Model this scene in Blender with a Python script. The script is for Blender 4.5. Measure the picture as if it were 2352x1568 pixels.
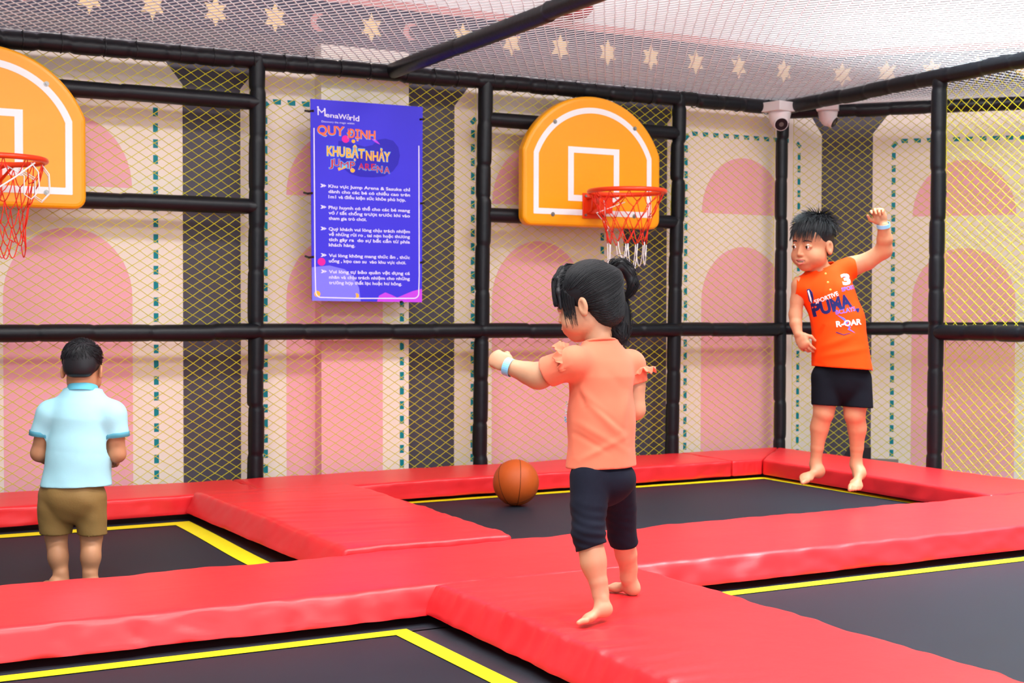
import bpy, bmesh, math, random
import numpy as np
from mathutils import Vector, Matrix

random.seed(7)
rng = np.random.default_rng(7)
for o in list(bpy.data.objects):
    bpy.data.objects.remove(o)
SC = bpy.context.scene
COL = SC.collection

# ------------------------------------------------------------------ camera
FPX = 3227.0
CW, CH = 2352.0, 1568.0
CO = np.array([-5.788, -7.069, 0.866])
_yaw, _pit, _rol = -0.4976, -0.0218, 0.002
_F = np.array([math.sin(-_yaw), math.cos(-_yaw), 0.0])
_R = np.array([_F[1], -_F[0], 0.0])
_U = np.array([0, 0, 1.0])
CF = _F * math.cos(_pit) + _U * math.sin(_pit)
_U2 = _U * math.cos(_pit) - _F * math.sin(_pit)
CR = _R * math.cos(_rol) + _U2 * math.sin(_rol)
CU = _U2 * math.cos(_rol) - _R * math.sin(_rol)
cam_d = bpy.data.cameras.new('camera')
cam_d.sensor_width = 36.0
cam_d.lens = FPX * 36.0 / CW
cam_d.clip_start = 0.05
cam_d.dof.use_dof = True
cam_d.dof.focus_distance = 4.1
cam_d.dof.aperture_fstop = 8.0
cam = bpy.data.objects.new('camera', cam_d)
COL.objects.link(cam)
m = Matrix.Identity(4)
for i in range(3):
    m[i][0], m[i][1], m[i][2], m[i][3] = CR[i], CU[i], -CF[i], CO[i]
cam.matrix_world = m
SC.camera = cam

def ray(u, v):
    return CF + CR * (u - CW / 2) / FPX - CU * (v - CH / 2) / FPX
def bz(u, v, z):
    d = ray(u, v); return CO + d * (z - CO[2]) / d[2]
def by(u, v, y):
    d = ray(u, v); return CO + d * (y - CO[1]) / d[1]
def bx(u, v, x):
    d = ray(u, v); return CO + d * (x - CO[0]) / d[0]
def at(u, v, D):
    return CO + ray(u, v) * D

# ------------------------------------------------------------------ world, lights, exposure
W = bpy.data.worlds.new('hall_air'); SC.world = W
W.use_nodes = True
W.node_tree.nodes['Background'].inputs[0].default_value = (0.93, 0.96, 1.0, 1)
W.node_tree.nodes['Background'].inputs[1].default_value = 0.30

def area(name, loc, sx, sy, power, col=(1, 1, 1), rot=(0, 0, 0), spread=math.pi):
    d = bpy.data.lights.new(name, 'AREA'); d.shape = 'RECTANGLE'
    d.size, d.size_y, d.energy, d.color = sx, sy, power, col
    o = bpy.data.objects.new(name, d); COL.objects.link(o)
    o.location = loc; o.rotation_euler = rot; d.spread = spread
    return o
for (lx, ly) in [(-5.2, -3.3), (-3.1, -3.3), (-1.0, -3.3), (-6.2, -5.6), (-4.0, -5.6), (-1.8, -5.6)]:
    area('ceiling_lamp', (lx, ly, 3.5), 1.2, 0.6, 86, (1.0, 0.985, 0.96))
area('ceiling_lamp', (-0.5, -2.2, 3.4), 1.4, 1.2, 58, (0.76, 0.94, 1.0), spread=math.radians(75))
area('ceiling_lamp', (-1.3, -3.9, 3.5), 1.2, 1.2, 80, (0.72, 0.90, 1.0), spread=math.radians(80))
area('front_fill', (-4.5, -11.0, 1.8), 7.0, 3.2, 205, (0.86, 0.94, 1.0), (math.radians(90), 0, 0))  # cool fill light added behind the camera to brighten the pads' front faces
area('ceiling_lamp', (1.6, -3.6, 3.4), 1.4, 1.2, 30, (0.82, 0.93, 1.0))

SC.view_settings.view_transform = 'Standard'
SC.view_settings.look = 'None'
SC.view_settings.gamma = 1.0
SC.view_settings.use_curve_mapping = False
SC.view_settings.exposure = 0.17

# ------------------------------------------------------------------ materials
def s2l(c):
    return tuple(((x / 255.0) / 12.92 if x / 255.0 <= 0.04045 else ((x / 255.0 + 0.055) / 1.055) ** 2.4) for x in c)

def mat(name, rgb, rough=0.6, spec=0.4, noise=None, bump=None, sheen=0.0, coat=0.0, trans=0.0, metal=0.0, sss=0.0, lin=False):
    """noise=(scale, amount)  bump=(scale, strength, distance)"""
    mt = bpy.data.materials.new(name); mt.use_nodes = True
    nt = mt.node_tree; b = nt.nodes['Principled BSDF']
    c = rgb if lin else s2l(rgb)
    b.inputs['Base Color'].default_value = (*c, 1)
    b.inputs['Roughness'].default_value = rough
    b.inputs['Specular IOR Level'].default_value = spec
    b.inputs['Metallic'].default_value = metal
    b.inputs['Sheen Weight'].default_value = sheen
    b.inputs['Coat Weight'].default_value = coat
    b.inputs['Coat Roughness'].default_value = 0.25
    if sss:
        b.inputs['Subsurface Weight'].default_value = sss
        b.inputs['Subsurface Radius'].default_value = (0.012, 0.005, 0.003)
        b.inputs['Subsurface Scale'].default_value = 0.6
    tc = nt.nodes.new('ShaderNodeTexCoord')
    if noise:
        n = nt.nodes.new('ShaderNodeTexNoise'); n.inputs['Scale'].default_value = noise[0]
        n.inputs['Detail'].default_value = 4
        nt.links.new(tc.outputs['Object'], n.inputs['Vector'])
        mr = nt.nodes.new('ShaderNodeMapRange')
        mr.inputs[3].default_value = 1 - noise[1]; mr.inputs[4].default_value = 1 + noise[1]
        nt.links.new(n.outputs['Fac'], mr.inputs[0])
        mx = nt.nodes.new('ShaderNodeMix'); mx.data_type = 'RGBA'; mx.blend_type = 'MULTIPLY'
        mx.inputs[0].default_value = 1.0
        mx.inputs[6].default_value = (*c, 1)
        nt.links.new(mr.outputs[0], mx.inputs[7])
        nt.links.new(mx.outputs[2], b.inputs['Base Color'])
    if bump:
        n = nt.nodes.new('ShaderNodeTexNoise'); n.inputs['Scale'].default_value = bump[0]
        n.inputs['Detail'].default_value = 5
        nt.links.new(tc.outputs['Object'], n.inputs['Vector'])
        bp = nt.nodes.new('ShaderNodeBump'); bp.inputs['Strength'].default_value = bump[1]
        bp.inputs['Distance'].default_value = bump[2]
        nt.links.new(n.outputs['Fac'], bp.inputs['Height'])
        nt.links.new(bp.outputs[0], b.inputs['Normal'])
    if trans:
        tr = nt.nodes.new('ShaderNodeBsdfTranslucent'); tr.inputs[0].default_value = (*c, 1)
        ms = nt.nodes.new('ShaderNodeMixShader'); ms.inputs[0].default_value = trans
        out = nt.nodes['Material Output']
        nt.links.new(b.outputs[0], ms.inputs[1]); nt.links.new(tr.outputs[0], ms.inputs[2])
        nt.links.new(ms.outputs[0], out.inputs[0])
    return mt

M = {}
M['vinyl'] = mat('red_vinyl', (0.79, 0.018, 0.026), 0.40, 0.55, noise=(3.0, 0.05), bump=(14, 0.10, 0.01), sheen=0.0, lin=True)
M['mat'] = mat('trampoline_weave', (0.0115, 0.0155, 0.025), 0.55, 0.27, noise=(5, 0.12), bump=(900, 0.25, 0.001), lin=True)
M['cover'] = mat('spring_cover', (0.020, 0.024, 0.034), 0.5, 0.4, noise=(9, 0.15), bump=(60, 0.2, 0.003), lin=True)
M['tape'] = mat('yellow_tape', (232, 218, 22), 0.5, 0.3, noise=(20, 0.05))
M['foam'] = mat('black_pvc_foam', (0.004, 0.005, 0.008), 0.40, 0.32, bump=(40, 0.25, 0.004), lin=True)
M['tie'] = mat('black_tie', (0.008, 0.008, 0.010), 0.4, 0.4, lin=True)
M['ynet'] = mat('yellow_net_cord', (240, 232, 40), 0.55, 0.3, trans=0.3)
M['wnet'] = mat('white_net_cord', (248, 248, 250), 0.6, 0.3, trans=0.55)
M['cream'] = mat('mural_cream', (244, 232, 222), 0.55, 0.3, noise=(2, 0.02))
M['pink'] = mat('mural_pink', (244, 178, 192), 0.55, 0.3, noise=(2, 0.02))
M['gray'] = mat('mural_gray', (78, 74, 86), 0.5, 0.35, noise=(3, 0.03))
M['teal'] = mat('mural_teal', (0, 136, 148), 0.55, 0.3)
M['star'] = mat('mural_star', (244, 214, 160), 0.55, 0.3)
M['rose'] = mat('mural_rose_strip', (206, 150, 150), 0.6, 0.2)
M['band'] = mat('mural_band', (66, 66, 86), 0.55, 0.3)
M['whitewall'] = mat('white_wall', (222, 222, 224), 0.7, 0.2, noise=(1.5, 0.02))
M['floor'] = mat('grey_floor', (0.35, 0.35, 0.37), 0.7, 0.2, noise=(4, 0.2), lin=True)
M['board'] = mat('orange_vinyl', (246, 164, 6), 0.34, 0.5, noise=(5, 0.03), bump=(7, 0.12, 0.02))
M['line'] = mat('white_marking', (236, 240, 242), 0.4, 0.4, bump=(7, 0.1, 0.02))
M['steel'] = mat('steel', (150, 148, 145), 0.35, 0.5, metal=0.8)
M['rim'] = mat('orange_red_enamel', (236, 62, 14), 0.3, 0.5)
M['hnet_r'] = mat('red_cord', (238, 52, 36), 0.6, 0.2)
M['hnet_w'] = mat('white_cord', (236, 236, 236), 0.6, 0.2)
M['ball'] = mat('ball_rubber', (190, 82, 22), 0.5, 0.35, noise=(8, 0.08), bump=(420, 0.5, 0.002))
M['seam'] = mat('ball_seam', (60, 30, 14), 0.6, 0.2)
M['plastic'] = mat('white_plastic', (232, 228, 228), 0.4, 0.4)
M['lens'] = mat('lens_black', (0.008, 0.008, 0.010), 0.4, 0.2, lin=True)
M['redlamp'] = mat('dark_red_fabric', (170, 16, 40), 0.6, 0.3)
M['skin'] = mat('skin', (202, 150, 118), 0.5, 0.35, noise=(30, 0.03), sss=0.12)
M['skin2'] = mat('tan_skin', (192, 134, 100), 0.5, 0.35, noise=(30, 0.03), sss=0.12)
M['skin3'] = mat('warm_skin', (190, 136, 100), 0.5, 0.35, noise=(30, 0.03), sss=0.12)
M['hair'] = mat('black_hair', (0.010, 0.010, 0.013), 0.48, 0.35, lin=True)
M['lip'] = mat('lip', (196, 110, 100), 0.45, 0.4)
M['eyewhite'] = mat('eye_white', (235, 230, 226), 0.2, 0.5)
M['iris'] = mat('dark_iris', (0.012, 0.008, 0.006), 0.12, 0.6, lin=True)
M['teeth'] = mat('teeth', (238, 232, 220), 0.3, 0.5)
M['coral'] = mat('coral_cotton', (240, 128, 98), 0.85, 0.15, noise=(25, 0.04), bump=(420, 0.2, 0.001), sheen=0.1)
M['navy'] = mat('navy_jersey', (0.010, 0.0115, 0.022), 0.85, 0.1, noise=(40, 0.12), bump=(420, 0.25, 0.001), sheen=0.02, lin=True)
M['orange'] = mat('orange_cotton', (250, 72, 8), 0.8, 0.15, noise=(25, 0.04), bump=(380, 0.2, 0.001))
M['black'] = mat('black_cotton', (0.005, 0.006, 0.010), 0.85, 0.1, noise=(30, 0.1), bump=(380, 0.2, 0.001), lin=True)
M['sky'] = mat('light_blue_pique', (172, 228, 242), 0.8, 0.15, noise=(25, 0.03), bump=(520, 0.25, 0.001))
M['skyrib'] = mat('blue_rib', (104, 196, 222), 0.8, 0.15, bump=(520, 0.25, 0.001))
M['olive'] = mat('olive_cotton', (140, 112, 64), 0.6, 0.3, noise=(14, 0.08), bump=(160, 0.2, 0.002))
M['wrist'] = mat('light_blue_band', (140, 206, 246), 0.35, 0.4, noise=(90, 0.1))
M['wristw'] = mat('pale_band_label', (230, 232, 250), 0.35, 0.4)
M['tie_o'] = mat('orange_elastic', (244, 96, 60), 0.5, 0.3)
M['bluepvc'] = mat('blue_print', (58, 48, 222), 0.45, 0.35)
M['navyprint'] = mat('navy_print', (30, 34, 96), 0.6, 0.2)
M['blueprint'] = mat('periwinkle_print', (96, 104, 220), 0.6, 0.2)
M['whiteprint'] = mat('white_print', (240, 240, 246), 0.6, 0.2)
M['brass'] = mat('brass_button', (224, 176, 84), 0.35, 0.5)
M['s_dark'] = mat('print_deep_blue', (40, 30, 186), 0.45, 0.3)
M['s_lav'] = mat('print_lavender', (126, 124, 248), 0.45, 0.3)
M['s_vio'] = mat('print_violet', (196, 70, 236), 0.45, 0.3)
M['s_mag'] = mat('print_magenta', (232, 24, 160), 0.45, 0.3)
M['s_org'] = mat('print_orange', (250, 112, 66), 0.45, 0.3)
M['s_yel'] = mat('print_amber', (252, 184, 60), 0.45, 0.3)
M['s_red'] = mat('print_crimson', (196, 22, 64), 0.45, 0.3)
M['s_cyan'] = mat('print_cyan', (96, 188, 250), 0.45, 0.3)
M['s_white'] = mat('print_white', (226, 226, 252), 0.45, 0.3)
M['tile'] = mat('grey_plate', (96, 90, 86), 0.5, 0.3)

# ------------------------------------------------------------------ object helpers
def tag(o, label=None, cat=None, group=None, kind=None):
    if label: o['label'] = label
    if cat: o['category'] = cat
    if group: o['group'] = group
    if kind: o['kind'] = kind
    return o
def empty(name, loc, label=None, cat=None, group=None):
    o = bpy.data.objects.new(name, None); COL.objects.link(o)
    o.location = tuple(float(x) for x in loc); o.empty_display_size = 0.05
    return tag(o, label, cat, group)
def smooth_mesh(me, angle=None):
    me.polygons.foreach_set('use_smooth', [True] * len(me.polygons))
def mesh_obj(name, verts, faces, mats, parent=None, fm=None, smooth=False, origin=None):
    """verts in world space; stored relative to origin (or parent's location)."""
    v = np.asarray(verts, dtype=np.float64)
    pl = np.zeros(3)
    if parent is not None:
        p = parent
        while p is not None:
            pl = pl + np.array(p.location); p = p.parent
    og = pl if origin is None else np.asarray(origin, float)
    v = v - og
    me = bpy.data.meshes.new(name)
    if isinstance(faces, np.ndarray) and faces.ndim == 2:
        nf, k = faces.shape
        me.vertices.add(len(v)); me.vertices.foreach_set('co', v.ravel())
        me.loops.add(nf * k); me.loops.foreach_set('vertex_index', faces.ravel().astype(np.int32))
        me.polygons.add(nf)
        me.polygons.foreach_set('loop_start', np.arange(0, nf * k, k, dtype=np.int32))
        try: me.polygons.foreach_set('loop_total', np.full(nf, k, dtype=np.int32))
        except Exception: pass
        me.update(calc_edges=True); me.validate()
    else:
        me.from_pydata(v.tolist(), [], [list(map(int, f)) for f in faces]); me.update()
    if not isinstance(mats, (list, tuple)): mats = [mats]
    for mm in mats: me.materials.append(mm)
    if fm is not None and len(fm) == len(me.polygons):
        me.polygons.foreach_set('material_index', np.asarray(fm, dtype=np.int32))
    if smooth: smooth_mesh(me)
    o = bpy.data.objects.new(name, me); COL.objects.link(o)
    if parent is not None: o.parent = parent
    o.location = tuple(og - pl)
    return o

class MB:
    """collects shapes into one mesh"""
    def __init__(s): s.v = []; s.f = []; s.m = []; s.n = 0
    def add(s, v, f, mi=0):
        v = np.asarray(v, float); s.v.append(v)
        for q in f: s.f.append([int(i) + s.n for i in q]); s.m.append(mi)
        s.n += len(v)
    def build(s, name, mats, parent=None, smooth=False, origin=None):
        return mesh_obj(name, np.vstack(s.v), s.f, mats, parent, s.m, smooth, origin)
    def box(s, c, size, mi=0, rot=None, bev=0.0):
        c = np.asarray(c, float); h = np.asarray(size, float) / 2
        bm = bmesh.new(); bmesh.ops.create_cube(bm, size=1.0)
        for w in bm.verts: w.co = Vector((w.co.x * h[0] * 2, w.co.y * h[1] * 2, w.co.z * h[2] * 2))
        if bev > 0: bmesh.ops.bevel(bm, geom=bm.edges[:], offset=bev, segments=2, affect='EDGES', profile=0.5)
        bm.verts.index_update()
        v = np.array([w.co[:] for w in bm.verts]); f = [[w.index for w in q.verts] for q in bm.faces]; bm.free()
        if rot is not None: v = v @ np.asarray(rot).T
        s.add(v + c, f, mi)
    def tube(s, pts, r, n=8, mi=0, caps=True, closed=False):
        v, f = tube_geo(pts, r, n, caps, closed); s.add(v, f, mi)

def frame_of(d):
    d = np.asarray(d, float); d = d / (np.linalg.norm(d) + 1e-12)
    a = np.array([0, 0, 1.0]) if abs(d[2]) < 0.9 else np.array([1.0, 0, 0])
    x = np.cross(a, d); x /= np.linalg.norm(x); y = np.cross(d, x)
    return x, y, d
def tube_geo(pts, r, n=8, caps=True, closed=False):
    P = np.asarray(pts, float); N = len(P)
    r = np.broadcast_to(np.asarray(r, float), (N,))
    if closed: T = np.roll(P, -1, 0) - np.roll(P, 1, 0)
    else: T = np.gradient(P, axis=0)
    T /= (np.linalg.norm(T, axis=1, keepdims=True) + 1e-12)
    x, y, _ = frame_of(T[0]); V = []
    an = np.arange(n) * 2 * math.pi / n
    for i in range(N):
        x = x - T[i] * (x @ T[i]); x /= (np.linalg.norm(x) + 1e-12); y = np.cross(T[i], x)
        V.append(P[i] + r[i] * (np.cos(an)[:, None] * x + np.sin(an)[:, None] * y))
    V = np.vstack(V); F = []
    for i in range(N if closed else N - 1):
        j = (i + 1) % N
        for k in range(n):
            F.append([i * n + k, i * n + (k + 1) % n, j * n + (k + 1) % n, j * n + k])
    if caps and not closed:
        F.append(list(range(n))[::-1]); F.append([(N - 1) * n + k for k in range(n)])
    return V, F
def sphere_geo(c, r, nu=24, nv=14, axes=None):
    V = []; F = []
    for j in range(nv + 1):
        t = math.pi * j / nv
        for i in range(nu):
            p = 2 * math.pi * i / nu
            V.append([math.sin(t) * math.cos(p), math.sin(t) * math.sin(p), math.cos(t)])
    for j in range(nv):
        for i in range(nu):
            F.append([j * nu + i, (j + 1) * nu + i, (j + 1) * nu + (i + 1) % nu, j * nu + (i + 1) % nu])
    V = np.array(V) * np.asarray(r, float)
    if axes is not None: V = V @ np.asarray(axes)
    return V + np.asarray(c, float), F

def vnoise(P, scale, seed=0, oct=3):
    """cheap smooth noise from sums of random sines, P (N,3) -> (N,) about [-1,1]"""
    g = np.random.default_rng(seed); out = np.zeros(len(P)); amp = 1.0; tot = 0
    for o in range(oct):
        for k in range(5):
            d = g.normal(size=3); d /= np.linalg.norm(d)
            out += amp * np.sin(P @ d * scale * (2 ** o) * (0.7 + 0.6 * g.random()) + g.random() * 6.28)
        tot += amp * 2.2; amp *= 0.5
    return out / tot

# ================================================================== ROOM
W2 = np.array([math.sqrt(0.5), -math.sqrt(0.5), 0.0])       # direction of the angled wall
W2N = np.array([-math.sqrt(0.5), -math.sqrt(0.5), 0.0])     # its normal, into the room
FOLD = np.array([0.52, 0.20, 0.0])
YW = 0.20
def w2s(u, v):
    """distance along the angled wall where the sight line through (u,v) meets it"""
    d = ray(u, v); t = ((FOLD - CO) @ W2N) / (d @ W2N); return float((CO + d * t - FOLD) @ W2)

def clip(poly, a, side):
    out = []; n = len(poly)
    ins = (lambda p: p[0] >= a - 1e-9) if side > 0 else (lambda p: p[0] <= a + 1e-9)
    for i in range(n):
        p, q = poly[i], poly[(i + 1) % n]
        if ins(p): out.append(p)
        if ins(p) != ins(q):
            t = (a - p[0]) / (q[0] - p[0]); out.append((a, p[1] + t * (q[1] - p[1])))
    return out
def arch(c, h, z0, zs, za, n=24):
    P = [(c - h, z0), (c + h, z0)]
    if zs > z0 + 1e-6: P += [(c + h, zs)]
    for i in range(1, n):
        t = math.pi * i / n
        P.append((c + h * math.cos(t), zs + (za - zs) * math.sin(t)))
    if zs > z0 + 1e-6: P += [(c - h, zs)]
    return P
def panel_poly(x0, x1, z0=-0.6):
    return [(x0, z0), (x1, z0), (x1, 2.04), (x1 - 0.095, 2.16), (x0 + 0.095, 2.16), (x0, 2.04)]
def rect(x0, x1, z0, z1): return [(x0, z0), (x1, z0), (x1, z1), (x0, z1)]
def dashes(x0, x1, zt=1.985):
    R = []
    z = zt - 0.075
    while z > -0.5:
        for x in (x0, x1): R.append(rect(x - 0.0125, x + 0.0125, z - 0.045, z))
        z -= 0.0815
    x = x0 + 0.045
    while x < x1 - 0.06:
        R.append([(x - 0.003, zt + 0.015), (x + 0.044, zt + 0.015), (x + 0.044, zt - 0.013), (x + 0.006, zt - 0.013)]); x += 0.0815
    for x, sg in ((x0, 1), (x1, -1)):
        c = (x + sg * 0.004, zt - 0.022); a = 0.021; b = 0.014
        R.append([(c[0] + sg * (a * .7 - b * .7), c[1] + a * .7 + b * .7), (c[0] + sg * (a * .7 + b * .7), c[1] + a * .7 - b * .7),
                  (c[0] + sg * (-a * .7 + b * .7), c[1] - a * .7 - b * .7), (c[0] + sg * (-a * .7 - b * .7), c[1] - a * .7 + b * .7)])
    return R
def star_poly(c, z, w=0.062, h=0.083):
    P = []
    for i in range(12):
        t = math.pi / 2 + i * math.pi / 6
        r = 1.0 if i % 2 == 0 else 0.52
        P.append((c + w * 1.12 * r * math.cos(t), z + h * r * math.sin(t)))
    return P
def moon_poly(c, z, r=0.05):
    P = [(c + r * math.cos(t), z + r * math.sin(t)) for t in np.linspace(0.9, 5.4, 16)]
    P += [(c + r * 0.45 + r * 0.78 * math.cos(t), z + r * 0.78 * math.sin(t)) for t in np.linspace(4.9, 1.4, 12)]
    return P

WM = [M['gray'], M['cream'], M['pink'], M['teal'], M['band'], M['star'], M['rose'], M['whitewall']]
def wall_mesh(name, f3, polys, extra=None):
    mb = MB()
    for (mi, off, P) in polys:
        if len(P) < 3: continue
        mb.add([f3(p[0], p[1], off) for p in P], [list(range(len(P)))], mi)
    if extra: extra(mb)
    return tag(mb.build(name, WM), kind='structure')

def panel_set(x0, x1, d0, d1, c, h, lo=None, hi=None):
    """one printed panel: cream field, dashed border, tall arch and dome"""
    L = [(1, 0.0006, panel_poly(x0, x1)), (2, 0.0012, arch(c, h, -0.6, 0.93, 1.28)), (2, 0.0012, arch(c, h, 1.49, 1.49, 1.852))]
    L += [(3, 0.0012, q) for q in dashes(d0, d1)]
    res = []
    for mi, of, P in L:
        if lo is not None: P = clip(P, lo, 1)
        if hi is not None and P: P = clip(P, hi, -1)
        if len(P) >= 3: res.append((mi, of, P))
    return res

XL, XF = -8.5, FOLD[0]
PX0 = -3.065                                                   # left edge of the boxed-out pillar
PXR = float(by(939, 600, YW - 0.095)[0])
polys = [(0, 0, rect(XL, XF, -0.6, 2.34)), (4, 0, rect(XL, XF, 2.34, 2.555)), (6, 0, rect(XL, XF, 2.555, 2.60)), (7, 0, rect(XL, XF, 2.60, 3.6))]
polys += panel_set(-6.42, -5.26, -6.28, -5.40, -5.84, 0.317)
polys += panel_set(-4.951, -3.795, -4.81, -3.936, -4.373, 0.316)
polys += panel_set(-3.485, -2.32, -3.348, -2.477, -2.914, 0.316, hi=PX0)
polys += panel_set(-2.2187, -1.0615, -2.10, -1.2156, -1.658, 0.316)
polys += panel_set(-0.74, 0.508, -0.596, 0.314, -0.141, 0.332)
for (u, v, kind) in [(205, -10, 1), (350, 8, 1), (495, 24, 1), (632, 38, 1), (733, 46, 2), (853, 60, 1), (945, 73, 2), (1063, 88, 1), (1175, 99, 1), (1287, 111, 1), (1396, 121, 1), (1495, 133, 1), (1598, 143, 1), (1697, 155, 1), (1800, 163, 1), (50, -20, 2), (-90, -20, 1)]:
    X = float(by(u, v, YW)[0])
    if kind == 1: polys.append((5, 0.001, star_poly(X, 2.437)))
    else: polys.append((6, 0.001, moon_poly(X, 2.437)))
wall_back = wall_mesh('wall_back', lambda s, z, o: (s, YW - o, z), polys)

# angled wall to the right of the corner
polys = [(0, 0, rect(0, 4.2, -0.6, 2.34)), (4, 0, rect(0, 4.2, 2.34, 2.555)), (6, 0, rect(0, 4.2, 2.555, 2.60)), (7, 0, rect(0, 4.2, 2.60, 3.6))]
e0, e1 = w2s(2003, 600), w2s(2045, 600)
ec = w2s(2214, 500); eh = 0.5 * (w2s(2333, 620) - w2s(2095, 620))
ed = w2s(2051, 600)
polys += panel_set(e0, 2 * ec - e0, ed, 2 * ec - ed, ec, eh)
polys += panel_set(2 * ec - e0 + 0.31, 2 * ec - e0 + 1.5, 2 * ec - e0 + 0.43, 2 * ec - e0 + 1.38, 2 * ec - e0 + 0.9, eh)
for i in range(12): polys.append((5, 0.001, star_poly(0.12 + 0.285 * i, 2.437)))
wall_right = wall_mesh('wall_right', lambda s, z, o: tuple(FOLD + W2 * s + W2N * o + np.array([0, 0, z])), polys)

# boxed-out pillar carrying the right half of the second panel
pf = panel_set(-3.485, -2.30, -3.348, float(by(923, 600, YW - 0.095)[0]), -2.914, 0.316, lo=PX0, hi=PXR)
yp = YW - 0.095
xr = float(by(879, 800, yp)[0])
pf = [(mi, o, P) for (mi, o, P) in pf if mi == 3 and P[0][0] > PX0 + 0.25 and P[0][1] < 1.93]
pf = [(1, 0, rect(PX0, PXR, -0.6, 2.30))] + [(2, 0.0006, clip(arch(xr - 0.316, 0.316, -0.6, 0.93, 1.28), PX0, 1)), (2, 0.0006, clip(arch(xr - 0.316, 0.316, 1.49, 1.49, 1.852), PX0, 1))] + pf
def pil_extra(mb):
    for (z0, z1, mi) in [(-0.6, 1.2, 2), (1.2, 1.49, 1), (1.49, 1.80, 2), (1.80, 2.30, 1)]:
        mb.add([(PX0, YW, z0), (PX0, yp, z0), (PX0, yp, z1), (PX0, YW, z1)], [[0, 1, 2, 3]], mi)
    mb.add([(PXR, YW, -0.6), (PXR, yp, -0.6), (PXR, yp, 2.30), (PXR, YW, 2.30)], [[3, 2, 1, 0]], 1)
    mb.add([(PX0, YW, 2.30), (PXR, YW, 2.30), (PXR, yp, 2.30), (PX0, yp, 2.30)], [[0, 1, 2, 3]], 1)
wall_mesh('trim_1', lambda s, z, o: (s, yp - o, z), pf, pil_extra)

fl = MB(); fl.box((-3.0, -5.0, -0.5), (14, 14, 0.2)); tag(fl.build('floor', M['floor']), kind='structure')
cl = MB(); cl.add([(-9, -11, 3.6), (4.5, -11, 3.6), (4.5, 0.3, 3.6), (-9, 0.3, 3.6)], [[0, 3, 2, 1]]); tag(cl.build('ceiling', M['whitewall']), kind='structure')

# ================================================================== PADDED FRAME
def foam(name, p0, p1, r=0.0425, seg=0.23, parent=None, seed=0, bulge=0.09):
    g = np.random.default_rng(seed)
    p0 = np.asarray(p0, float); p1 = np.asarray(p1, float); L = np.linalg.norm(p1 - p0)
    x, y, d = frame_of(p1 - p0)
    seams = [0.0]
    while seams[-1] < L: seams.append(seams[-1] + seg * (0.8 + 0.4 * g.random()))
    seams = np.array(seams); ts = np.arange(0, L + 0.012, 0.012); ts[-1] = L
    n = 18; an = np.arange(n) * 2 * math.pi / n; V = []
    offs = g.normal(size=(len(seams), 2)) * 0.0022
    for t in ts:
        k = max(0, np.searchsorted(seams, t) - 1); k2 = min(k, len(seams) - 2)
        dist = np.min(np.abs(seams - t)); f = (t - seams[k2]) / (seams[k2 + 1] - seams[k2])
        rr = r * (1 + 0.03 * math.sin(math.pi * min(max(f, 0), 1)) - bulge * math.exp(-(dist / 0.009) ** 2))
        c = p0 + d * t + x * offs[k2][0] + y * offs[k2][1]
        V.append(c + rr * (np.cos(an)[:, None] * x + np.sin(an)[:, None] * y))
    V = np.vstack(V); N = len(ts); i = np.arange(N - 1)[:, None] * n; k = np.arange(n)[None, :]
    F = np.stack([i + k, i + (k + 1) % n, i + n + (k + 1) % n, i + n + k], -1).reshape(-1, 4)
    return mesh_obj(name, V, F, M['foam'], parent, smooth=True)

ZB = 2.157
FR = empty('padded_frame', (-3.47, 0, -0.38), 'black foam padded cage frame of posts, rails and beams around the trampolines', 'frame')
PT = [(-4.86, -4.87), (-3.454, -3.474), (-2.125, -2.152), (-0.791, -0.833), (0.009, 0.0)]
for i, (xt, xb) in enumerate(PT):
    k = (xt - xb) / 2.11
    foam('post', (xb - k * 0.38, 0, -0.38), (xt + k * 0.03, 0, ZB + 0.02), 0.0415 if i < 4 else 0.0385, parent=FR, seed=20 + i)
foam('post', (0.0, -1.335, -0.38), (0.0, -1.353, ZB + 0.02), 0.0415, parent=FR, seed=31)
foam('post', (0.0, -2.72, -0.38), (0.0, -2.72, ZB + 0.02), 0.0415, parent=FR, seed=32)
foam('beam', (-7.5, 0, ZB), (0.0, 0, ZB), 0.042, 0.16, parent=FR, seed=33, bulge=0.13)
foam('beam', (0.0, 0.0, ZB), (0.0, -6.8, ZB + 0.02), 0.042, 0.2, parent=FR, seed=34)
foam('beam', (-2.70, 0.0, ZB + 0.01), (-2.70, -6.8, ZB + 0.03), 0.042, 0.9, parent=FR, seed=35, bulge=0.03)
foam('rail', (-7.5, -0.018, 0.75), (-0.01, -0.018, 0.753), 0.0425, 0.27, parent=FR, seed=36)
foam('rail', (0.0, -1.36, 0.752), (0.0, -4.2, 0.752), 0.0425, 0.2, parent=FR, seed=37)
for z in (1.949, 1.409):
    foam('crossbar', (-2.13, 0, z + 0.002), (-0.81, 0, z), 0.041, 0.6, parent=FR, seed=40, bulge=0.05)
    foam('crossbar', (-4.87, 0, z), (-3.46, 0, z - 0.004), 0.041, 0.6, parent=FR, seed=41, bulge=0.05)
for i in range(30):
    X = -5.3 + i * 0.178 + random.uniform(-.04, .04)
    tmb = MB(); tmb.tube([(X + 0.044 * math.cos(a) * 0.0, 0.0445 * math.cos(a), ZB + 0.0445 * math.sin(a)) for a in np.linspace(0, 2 * math.pi, 16, endpoint=False)], 0.0028, 5, closed=True)
    tmb.tube([(X, -0.02, ZB + 0.042), (X + random.uniform(-.01, .01), -0.03, ZB + 0.068)], 0.0022, 5)
    tmb.build('cable_tie', M['tie'], FR)

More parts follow.
